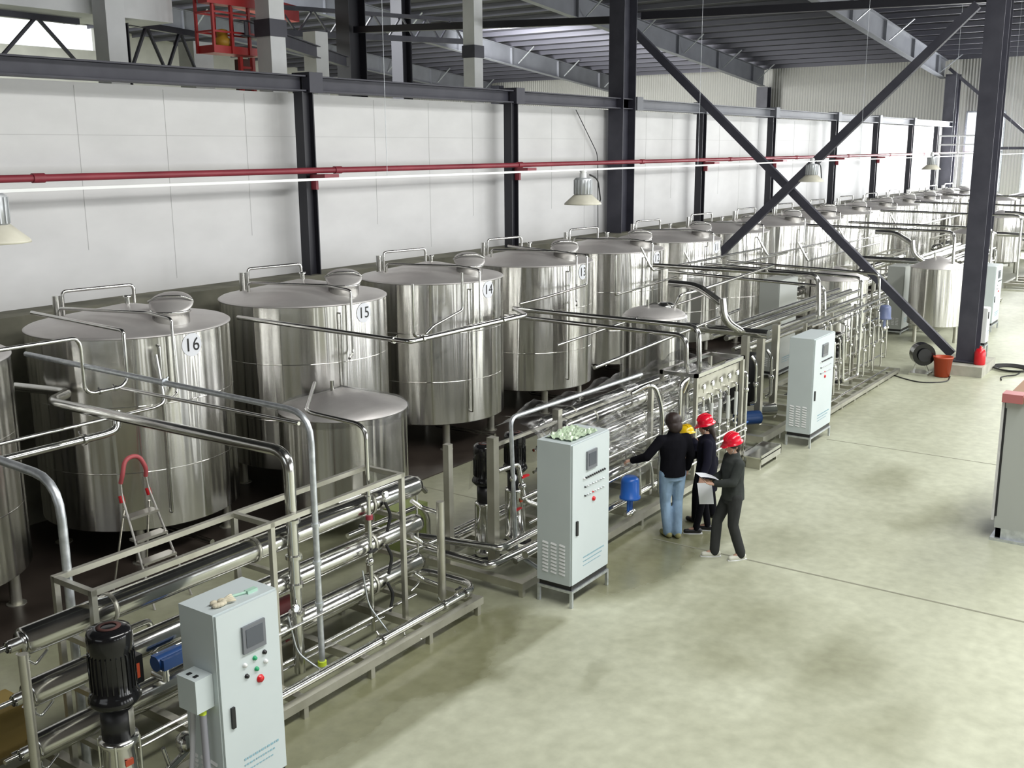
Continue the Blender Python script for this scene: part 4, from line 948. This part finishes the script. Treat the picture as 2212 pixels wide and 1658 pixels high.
run('bent_pipe', [(17.9, 8.9, 2.3), (17.9, 8.7, 2.72), (18.4, 8.5, 2.78), (22.0, 8.5, 2.9)], .03, 'bent pipe rising from the narrow domed tank', .1)
run('overhead_pipe', [(21.6, 12.0, 2.8), (21.6, 7.35, 2.8), (21.6, 7.3, 1.9)], .05, 'uppermost overhead pipe coming down on the valve rack', .2)
run('overhead_pipe', [(22.6, 11.3, 2.55), (22.6, 7.55, 2.45), (22.6, 7.5, 1.8)], .035, 'overhead pipe coming down second on the valve rack', .16)
run('overhead_pipe', [(24.6, 11.3, 2.55), (24.6, 7.35, 2.45), (24.6, 7.3, .6)], .035, 'overhead pipe coming down third on the valve rack', .16)
run('overhead_pipe', [(26.0, 11.3, 2.5), (26.0, 7.35, 2.4), (26.0, 7.3, 1.3)], .035, 'overhead pipe coming down at the far end of the valve rack', .16)
for i, (x, y0, y1, z) in enumerate(((31, 11, 6.8, 3.15), (35, 11, 6.6, 3.0), (38.5, 11, 6.4, 3.2), (43, 11, 6.2, 3.3), (48, 11, 4, 3.4))):
    run('overhead_pipe', [(x, y0, z), (x, y1, z-.05), (x, y1-.03, 1.0)], .04, 'distant overhead pipe beyond the long brace, %s in depth' % ordn[i], .2)
for i, (x0, x1, y, z) in enumerate(((21.0, 27.2, 10.9, 2.75), (23, 29, 10.8, 2.5), (27.5, 33, 10.8, 2.55), (29, 36, 10.2, 2.3), (33, 41, 10.4, 2.5), (38, 47, 10.2, 2.6))):
    run('tank_pipe', [(x0, y+.3, z+.5), (x0, y, z), (x1, y, z)], .028, 'thin lengthwise pipe before the wall tanks beyond tank 12, %s in depth' % ordn[i], .1)
run('tank_pipe', [(14.0, 8.25, 2.05), (20.0, 8.4, 2.2)], .03, 'thin pipe lying above the film, left of the narrow domed tank', .06)
# pipework low between the first and second skid
run('low_pipe', [(9.2, 9.2, 1.0), (10.6, 9.15, 1.0), (10.9, 9.15, .7)], .035, 'low bright pipe right of the low tank, upper one', .1)
run('low_pipe', [(8.9, 8.75, .75), (10.3, 8.75, .75), (10.45, 8.75, .55), (10.45, 8.75, .2)], .035, 'low bright pipe right of the low tank, lower one', .1)
run('low_pipe', [(9.35, 8.2, .5), (10.1, 8.15, .5), (10.1, 8.15, .1)], .03, 'low pipe behind the manifold of the nearest skid', .1)
single('green_box', MB().box(10.2, 10.75, 9.0, 9.5, 0, .62), mat('moss green paint', (.2, .24, .08), .6), 'moss green box on the floor behind the nearest skid', 'box')
single('yellow_board', MB().box(3.4, 4.6, 8.6, 9.0, 0, .55), mat('old wood', (.28, .2, .06), .8), 'ochre wooden block on the floor at the left edge', 'block')
single('dark_motor', MB().tube([(7.3, 8.5, .35), (7.7, 8.5, .35)], .13, n=16).box(7.35, 7.65, 8.4, 8.6, 0, .25), mat('dull red', (.16, .03, .03), .5), 'dull red motor on the floor behind the nearest skid', 'motor')
# railing platform far off
e = empty('railing_platform', (60, 13.2, 0), 'far white railed platform standing by the bright gable window', 'platform')
MB().box(59.5, 61.2, 12.3, 14.2, 5.0, 5.08).build('deck', WHITE, e)
for (x, y) in ((59.5, 12.3), (59.5, 13.25), (59.5, 14.2)): MB().cyl((x, y, 0), (x, y, 6.0), .05, 8).build('post', WHITE, e)
for z in (5.5, 5.95): MB().cyl((59.5, 12.3, z), (59.5, 14.2, z), .04, 8).build('rail', WHITE, e)

# ------------------------------------------------------------------ step ladder
e = empty('step_ladder', (8.2, 11.2, 0), 'aluminium step ladder with red arched handle before tank 16', 'ladder')
LX, LYY = 7.95, 10.75
# ladder faces the camera: width along u, depth along v
u = Vector((1, 0, 0)); v = Vector((0, 1, 0)); o = Vector((7.47, 10.95, 0)); lk = 1.05
def LP(a, b, z): return tuple(o+u*a+v*(b-.3 if b < .31 else b-.35)+Vector((0, 0, z*lk)))
ALU = mat('ladder aluminium', (.7, .68, .64), .3, .9)
MB().tube([LP(-.18, .3, 1.4), LP(-.17, .31, 1.5), LP(-.1, .34, 1.68), LP(.1, .34, 1.68), LP(.17, .31, 1.5), LP(.18, .3, 1.4)], .028, .14, 10).build('handle', mat('faded red sleeve', (.5, .1, .11), .5), e)
for s in (-1, 1):
    MB().tube([LP(s*.18, .3, 1.42), LP(s*.19, .28, 1.25), LP(s*.27, -.3, 0)], .016, n=8).build('rail', ALU, e)
    MB().tube([LP(s*.18, .32, 1.1), LP(s*.24, .62, 0)], .014, n=8).build('back_leg', ALU, e)
    MB().cyl(LP(s*.19, .3, 1.25), LP(s*.195, .27, 1.17), .034, 10).build('red_collar', RED, e)
for k, z in enumerate((.25, .5, .75, 1.0)):
    w = .19+.08*(1-z/1.25); b = -.3+.6*z/1.25
    P = [LP(-w, b-.06, z-.015), LP(w, b-.06, z-.015), LP(w, b+.1, z-.015), LP(-w, b+.1, z-.015)]
    MB().hull8(P+[(p[0], p[1], p[2]+.03) for p in P]).build('step', ALU, e)
MB().tube([LP(-.235, .6, .1), LP(.235, .6, .1)], .01, n=6).build('back_bar', ALU, e)

# ------------------------------------------------------------------ foot of the thick column
single('concrete_plinth', MB().box(26.55, 28.1, 4.95, 6.05, 0, .25), PLINTH, 'square concrete plinth under the thick column at the right', 'plinth')
e = empty('floor_fan', (26.3, 6.45, 0), 'round black machine left of the thick column foot', 'machine')
MB().tube([(26.15, 6.2, .5), (26.4, 6.35, .5)], .27, n=24).build('drum', BLKG, e)
MB().tube([(26.13, 6.19, .5), (26.1, 6.17, .5)], .16, n=20).build('hub', BLK, e)
MB().box(26.0, 26.5, 6.06, 6.5, 0, .06).bar((26.25, 6.1, .05), (26.25, 6.25, .4), .05, .05).bar((26.25, 6.45, .05), (26.3, 6.35, .4), .05, .05).build('stand', PIPE, e)
single('orange_bucket', MB().lathe([(0, .01), (.17, .01), (.22, .46), (.235, .46), (.235, .49), (.21, .49), (.16, .04), (0, .04)], (26.25, 5.78, 0), 24), ORANGE, 'orange plastic bucket between black machine and column', 'bucket')
single('red_cylinder', MB().lathe([(0, 0), (.12, 0), (.13, .02), (.13, .3), (.09, .38), (.03, .4), (.03, .45), (0, .45)], (26.95, 5.1, .25), 20), RED, 'small red canister on the plinth right of the thick column', 'canister')
hs = MB()
for k in range(5): hs.lathe([(.3+.035*k-.012, .02), (.3+.035*k, .035), (.3+.035*k+.012, .02), (.3+.035*k, .0)], (28.0, 4.55, .01*k), 28)
hs.tube([(27.8, 4.3, .02), (27.3, 4.3, .02), (26.9, 4.6, .02), (26.5, 4.5, .02)], .015, .2, 6)
single('coiled_hose', hs, RUBBER, 'coiled dark hose on the floor right of the plinth', 'hose')
single('floor_cable', MB().tube([(25.9, 7.0, .015), (25.4, 6.4, .015), (25.2, 6.0, .015), (25.6, 5.5, .015), (26.3, 5.6, .015)], .014, .3, 6), BLK, 'thin dark cable on the floor left of the plinth', 'cable')

# ------------------------------------------------------------------ people
def bake(mb, name, m, parent, voxel, smooth=3, xf=None):
    me = bpy.data.meshes.new(name); me.from_pydata([tuple(p) for p in mb.v], [], mb.f); me.validate()
    o = bpy.data.objects.new(name, me); C.objects.link(o)
    a = o.modifiers.new('r', 'REMESH'); a.mode = 'VOXEL'; a.voxel_size = voxel; a.use_smooth_shade = True
    b = o.modifiers.new('s', 'SMOOTH'); b.iterations = smooth; b.factor = .5
    dg = bpy.context.evaluated_depsgraph_get(); nm = bpy.data.meshes.new_from_object(o.evaluated_get(dg))
    bpy.data.objects.remove(o); bpy.data.meshes.remove(me)
    nm.materials.clear(); nm.materials.append(m); nm.name = name
    for p in nm.polygons: p.use_smooth = True
    ob = bpy.data.objects.new(name, nm); C.objects.link(ob); ob.parent = parent; ob['_o'] = (0, 0, 0)
    return ob
def chain(mb, pts, radii, n=12):
    pts = [Vector(p) for p in pts]
    for p, r in zip(pts, radii): mb.ball(p, r, n)
    for i in range(len(pts)-1):
        mb.tube([pts[i], pts[i+1]], radii[i], n=n, r2=radii[i+1])
def torso(mb, rings, n=20):
    # rings: (centre, rx, ry, yaw)
    V = []
    for c, rx, ry, yw in rings:
        for j in range(n):
            a = 2*PI*j/n; x = rx*math.cos(a); y = ry*math.sin(a)
            V.append((c[0]+x*math.cos(yw)-y*math.sin(yw), c[1]+x*math.sin(yw)+y*math.cos(yw), c[2]))
    F = [(i*n+j, i*n+(j+1) % n, (i+1)*n+(j+1) % n, (i+1)*n+j) for i in range(len(rings)-1) for j in range(n)]
    F += [tuple(range(n))[::-1], tuple(range((len(rings)-1)*n, len(rings)*n))]
    mb.add(V, F)
def hand(mb, w, d, pn, curl=.6, sc=1.0, thumb=1):
    """w wrist, d pointing direction, pn palm normal"""
    w = Vector(w); d = Vector(d).normalized(); pn = Vector(pn); pn = (pn-d*pn.dot(d)).normalized(); s = d.cross(pn)
    k = sc
    mb.bar(w-d*.01*k, w+d*.085*k, .075*k, .028*k, up=tuple(pn))
    mb.ball(w, .027*k, 8)
    for i, (off, ln) in enumerate(((-.03, .068), (-.01, .078), (.011, .073), (.031, .057))):
        p = w+d*.082*k+s*off*k; q = p; dirn = d
        pts = [q]
        for j in range(3):
            ang = curl*(.5+.35*j); dirn = (dirn*math.cos(ang)+pn*math.sin(ang)).normalized(); q = q+dirn*ln*k*(.42, .33, .25)[j]; pts.append(q)
        chain(mb, pts, [.0095*k, .009*k, .0085*k, .0075*k], 8)
    b = w+d*.02*k-s*.03*k*thumb
    chain(mb, [b, b-s*.025*k*thumb+d*.03*k+pn*.01*k, b-s*.03*k*thumb+d*.062*k+pn*.02*k], [.013*k, .011*k, .009*k], 8)
def person(name_label, loc, yaw, S, J, top, topm, trm, shoem, hair=None, helmet=None, coat=False, hairstyle='short', sole=False):
    """local frame: x right, y forward. J: joints. S: scale"""
    e = empty('person', loc, name_label, 'person', 'visitors at the skid'); e.rotation_euler = (0, 0, yaw); e['_o'] = (0, 0, 0); e.scale = (S, S, S)
    J = {k: Vector(v) for k, v in J.items()}
    pel, chest, neck, head = J['pel'], J['chest'], J['neck'], J['head']
    hd = Vector(J.get('look', (0, 1, 0))).normalized(); hy = math.atan2(-hd.x, hd.y)
    # --- body, one continuous surface
    b = MB()
    torso(b, [(pel+Vector((0, 0, -.1)), .13, .1, 0), (pel, .155, .11, 0), (pel.lerp(chest, .45), .13, .095, 0), (chest, .165, .11, 0), (chest+Vector((0, .0, .1)), .15, .09, 0), (neck, .06, .055, 0)])
    chain(b, [neck-Vector((0, 0, .05)), head-Vector((0, 0, .06))], [.058, .052])
    # head: skull, jaw, nose, ears
    q = Matrix.Rotation(hy, 3, 'Z') @ Matrix.Rotation(J.get('nod', Vector((-.25, 0, 0))).x, 3, 'X')
    def hp(x, y, z): return head+q @ Vector((x, y, z))
    hb = MB(); hb.ball((0, 0, 0), .1, 18, (.78, .97, 1.05)); hb.ball((0, .03, -.06), .07, 14, (.82, .95, 1)); hb.ball((0, .055, -.095), .035, 10, (1, .9, .8))
    hb.ball((0, .1, -.025), .016, 8, (.8, 1, 1.5)); hb.ball((0, .107, -.04), .013, 8)
    for s in (-1, 1):
        hb.ball((s*.078, -.005, -.025), .026, 8, (.35, .7, 1.1)); hb.ball((s*.035, .085, .02), .02, 8, (1.2, .5, .5)); hb.ball((s*.04, .06, -.045), .026, 8)
    hb.ball((0, .092, -.07), .016, 8, (1.5, .6, .6))
    b.add([hp(*p) for p in hb.v], hb.f)
    for s, k in ((-1, 'l'), (1, 'r')):
        sh, el, wr = J['sh'+k], J['el'+k], J['wr'+k]
        chain(b, [chest+Vector((s*.1, 0, .08)), sh, el, el.lerp(wr, .4), wr], [.06, .058, .04, .038, .026])
        hand(b, wr+(wr-el).normalized()*.01, J.get('hd'+k, (wr-el)), J.get('pn'+k, Vector((-s, 0, 0))), float(J.get('curl'+k, Vector((.5, 0, 0))).x), 1.0, s)
        hp_, kn, an = J['hip'+k], J['kn'+k], J['an'+k]
        chain(b, [hp_, kn, kn.lerp(an, .35), an], [.085, .055, .052, .038])
        chain(b, [an, an+J['toe'+k]*.1-Vector((0, 0, .04))], [.03, .026])
    bake(b, 'body', SKIN, e, .0085, 2)
    # eyes and mouth
    ey = MB()
    for s in (-1, 1): ey.ball(hp(s*.033, .093, .012), .009, 8)
    ey.build('eyes', BLK, e, (0, 0, 0)); 
    # --- trousers
    t = MB(); torso(t, [(pel+Vector((0, 0, -.12)), .15, .125, 0), (pel+Vector((0, 0, -.02)), .172, .132, 0), (pel+Vector((0, 0, .1)), .155, .118, 0)])
    for s, k in ((-1, 'l'), (1, 'r')):
        hp_, kn, an = J['hip'+k], J['kn'+k], J['an'+k]
        w = .0 if not coat else -.018
        chain(t, [hp_, hp_.lerp(kn, .5), kn, kn.lerp(an, .5), an+Vector((0, 0, .02)), an-Vector((0, 0, .015))], [.102+w, .09+w, .074+w, .072+w, .068+w, .066+w])
    bake(t, 'trousers', trm, e, .012, 3)
    # --- jacket
    j = MB(); lo = -.28 if coat else -.06
    rg = []
    if coat: rg.append((pel+Vector((0, 0, lo)), .2, .165, 0))
    rg += [(pel+Vector((0, 0, -.06 if not coat else -.1)), .182 if not coat else .19, .15, 0), (pel+Vector((0, 0, .06)), .178, .145, 0), (pel.lerp(chest, .5), .172, .135, 0), (chest, .2, .14, 0), (chest+Vector((0, 0, .1)), .19, .12, 0), (neck+Vector((0, 0, -.02)), .085, .08, 0), (neck+Vector((0, 0, .03)), .07, .068, 0)]
    torso(j, rg)
    for s, k in ((-1, 'l'), (1, 'r')):
        sh, el, wr = J['sh'+k], J['el'+k], J['wr'+k]
        chain(j, [chest+Vector((s*.1, 0, .08)), sh, sh.lerp(el, .5), el, el.lerp(wr, .5), el.lerp(wr, .95)], [.075, .072, .068, .062, .056, .048])
    bake(j, 'coat' if coat else 'jacket', topm, e, .012, 4)
    # --- shoes
    for k in 'lr':
        an = J['an'+k]; to = J['toe'+k].normalized(); f_ = an.copy(); f_.z = an.z-.045
        s_ = MB(); chain(s_, [f_-to*.045, f_+to*.05-Vector((0, 0, .008)), f_+to*.15-Vector((0, 0, .012))], [.042, .042, .036], 12); s_.ball(an-Vector((0, 0, .01)), .045, 10)
        zb = f_.z-.042
        s_.v = [(p[0], p[1], max(p[2], zb)) for p in s_.v]
        so = bake(s_, 'shoe', shoem, e, .008, 2)
        if sole:
            sl = MB(); side_ = to.cross(Vector((0, 0, 1)))
            P = [f_-to*.09+side_*.03, f_+to*.1+side_*.045, f_+to*.19+side_*.02, f_+to*.19-side_*.02, f_+to*.1-side_*.045, f_-to*.09-side_*.03]
            sl.add([(p.x, p.y, zb-.012) for p in P]+[(p.x, p.y, zb+.008) for p in P], [tuple(range(6))[::-1], tuple(range(6, 12))]+[(i, (i+1) % 6, 6+(i+1) % 6, 6+i) for i in range(6)])
            o_ = sl.build('sole', WHITE, so, (0, 0, 0))
    # --- hair and helmet
    h = MB()
    if hairstyle == 'bob':
        h.ball((0, -.01, .02), .115, 18, (.98, 1.0, .95)); h.ball((0, -.045, -.06), .1, 16, (1.02, .8, .95)); h.ball((0, -.05, -.1), .075, 14, (1.15, .8, .7))
    elif hairstyle == 'long':
        h.ball((0, -.015, .01), .108, 16, (.9, 1, .95)); h.ball((0, -.06, -.1), .08, 14, (1, .7, 1.4)); h.ball((0, -.07, -.2), .06, 12, (1.1, .7, 1.2))
    else:
        h.ball((0, -.012, .015), .107, 16, (.86, 1, .95)); h.ball((0, -.04, -.04), .085, 14, (.95, .8, 1))
    if helmet: pass
    h2 = MB().add([hp(*p) for p in h.v], h.f); bake(h2, 'hair', HAIR if hair is None else hair, e, .009, 2)
    if helmet:
        g = MB().lathe([(.152, .0), (.15, .01), (.128, .022), (.125, .05), (.115, .09), (.085, .125), (.045, .142), (0, .147)], (0, -.005, .028), 32)
        g.lathe([(.152, 0), (.12, -.002), (.118, .02)], (0, -.005, .028), 32)
        g.hull8([(-.09, .1, .026), (.09, .1, .026), (.05, .185, .012), (-.05, .185, .012), (-.09, .1, .036), (.09, .1, .036), (.05, .185, .02), (-.05, .185, .02)])
        g.v = [(p[0]*.93, p[1]*.93, p[2]*.95) for p in g.v]
        for xx in (-.035, 0, .035): g.tube([(xx, -.1, .13), (xx, -.03, .178), (xx, .06, .16), (xx, .11, .1)], .007, .04, 6)
        MB().add([hp(*p) for p in g.v], g.f).build('helmet', helmet, e, (0, 0, 0)).data.polygons.foreach_set('use_smooth', [True]*len(g.f))
        MB().tube([hp(-.078, .01, .03), hp(-.06, .05, -.08), hp(0, .07, -.115), hp(.06, .05, -.08), hp(.078, .01, .03)], .004, .02, 6).build('chin_strap', WHITE, e, (0, 0, 0))
    return e
def yaw_to(dx, dy): return math.atan2(-dx, dy)
std = dict(pel=(0, 0, .93), chest=(0, .01, 1.28), neck=(0, .0, 1.46), head=(0, .03, 1.6), shl=(-.185, 0, 1.37), shr=(.185, 0, 1.37), ell=(-.23, -.02, 1.12), elr=(.23, -.02, 1.12),
           wrl=(-.24, .05, .88), wrr=(.24, .05, .88), hipl=(-.09, 0, .9), hipr=(.09, 0, .9), knl=(-.1, .02, .5), knr=(.1, .02, .5), anl=(-.1, 0, .09), anr=(.1, 0, .09), toel=(-.1, 1, 0), toer=(.1, 1, 0))
def pose(**k): d = dict(std); d.update(k); return d
# woman in black jacket and light jeans, back to the camera, left hand on a pipe
person('person in black jacket and light blue jeans, left arm stretched to a pipe', (12.92, 6.32, 0), yaw_to(.62, .78), 1.05,
       pose(ell=(-.38, .0, 1.16), wrl=(-.5, .2, 1.06), hdl=(-.5, .8, -.2), pnl=(0, 0, -1), curll=(.9, 0, 0), elr=(.27, .02, 1.13), wrr=(.28, .14, .9), knl=(-.08, .04, .5), anl=(-.05, 0, .09), anr=(.06, -.06, .09), knr=(.1, .04, .5), look=(-.1, 1, 0)),
       None, JBLK, DENIM, mat('worn olive shoe', (.3, .29, .13), .7), hairstyle='bob')
# red helmet, long dark coat, holding sheets
P2 = (13.35, 6.0, 0)
person('person in red helmet and long black coat holding white sheets', P2, yaw_to(-.42, .9), .99,
       pose(ell=(-.33, .0, 1.14), wrl=(-.46, .06, .98), hdl=(-.3, .2, -1), pnl=(1, 0, 0), elr=(.24, .04, 1.13), wrr=(.12, .28, 1.08), hdr=(-.3, 1, 0), pnr=(0, 0, 1), knl=(-.08, .05, .5), knr=(.1, .02, .5), anl=(-.08, .12, .09), anr=(.08, -.04, .09), look=(-.3, 1, 0)),
       None, NAVY, JBLK, BLK, helmet=HELM, coat=True, hairstyle='long', sole=True)
# red helmet, grey jacket, striding
person('person in red helmet, dark grey jacket and grey trousers, pale shoes', (12.66, 5.3, 0), yaw_to(-.72, .69), .99,
       pose(pel=(0, 0, .91), ell=(-.22, .1, 1.14), wrl=(-.1, .3, 1.1), hdl=(.1, 1, .1), pnl=(0, 0, 1), elr=(.22, .05, 1.13), wrr=(.12, .27, 1.08), hdr=(-.1, 1, .1), pnr=(0, 0, 1), knr=(.1, .17, .5), anr=(.08, .2, .09), knl=(-.09, .02, .5), anl=(-.1, -.1, .09), toel=(-.1, 1, 0), toer=(.2, 1, 0), look=(-.2, 1, 0)),
       None, DGREY, DGREY2, SHOEW, helmet=HELM, hairstyle='short', sole=True)
# fourth visitor mostly hidden, yellow helmet, bending to the gauges
person('person in yellow helmet mostly hidden behind the two dark coated visitors', (13.82, 6.2, 0), yaw_to(.3, .95), .97,
       pose(chest=(0, .2, 1.12), neck=(0, .36, 1.2), head=(0, .44, 1.25), shl=(-.17, .28, 1.18), shr=(.17, .28, 1.18), ell=(-.2, .4, .95), elr=(.2, .4, .95), wrl=(-.15, .62, .92), wrr=(.15, .62, .92), anl=(-.2, .02, .09), anr=(.18, .02, .09), knl=(-.15, .06, .5), knr=(.14, .06, .5)),
       None, NAVY, JBLK, BLK, helmet=YHELM, hairstyle='short')
# sheets of paper
def sheet(c, u, v, w, h, label, bend=.02):
    c = Vector(c); u = Vector(u).normalized(); v = Vector(v).normalized(); n = u.cross(v); V = []; k = 6
    for t in (0, .0015):
        for i in range(k+1):
            for j in range(k+1): V.append(c+u*(w*(i/k-.5))+v*(h*(j/k-.5))+n*(bend*math.sin(PI*j/k)+t))
    q = (k+1)**2; F = [(i*(k+1)+j, (i+1)*(k+1)+j, (i+1)*(k+1)+j+1, i*(k+1)+j+1) for i in range(k) for j in range(k)]
    F += [tuple(a+q for a in f_) for f_ in F]
    return single('paper_sheet', MB().add(V, F, True), PAPER, label, 'paper')
sheet((12.85, 5.78, .76), (.57, -.82, 0), (-.1, .1, 1), .2, .31, 'white sheet hanging from the long coated visitor\'s lowered hand')
sheet((12.42, 5.56, 1.15), (.69, .72, 0), (-.66, .64, .25), .21, .29, 'white sheet held out flat by the visitor in the grey jacket')
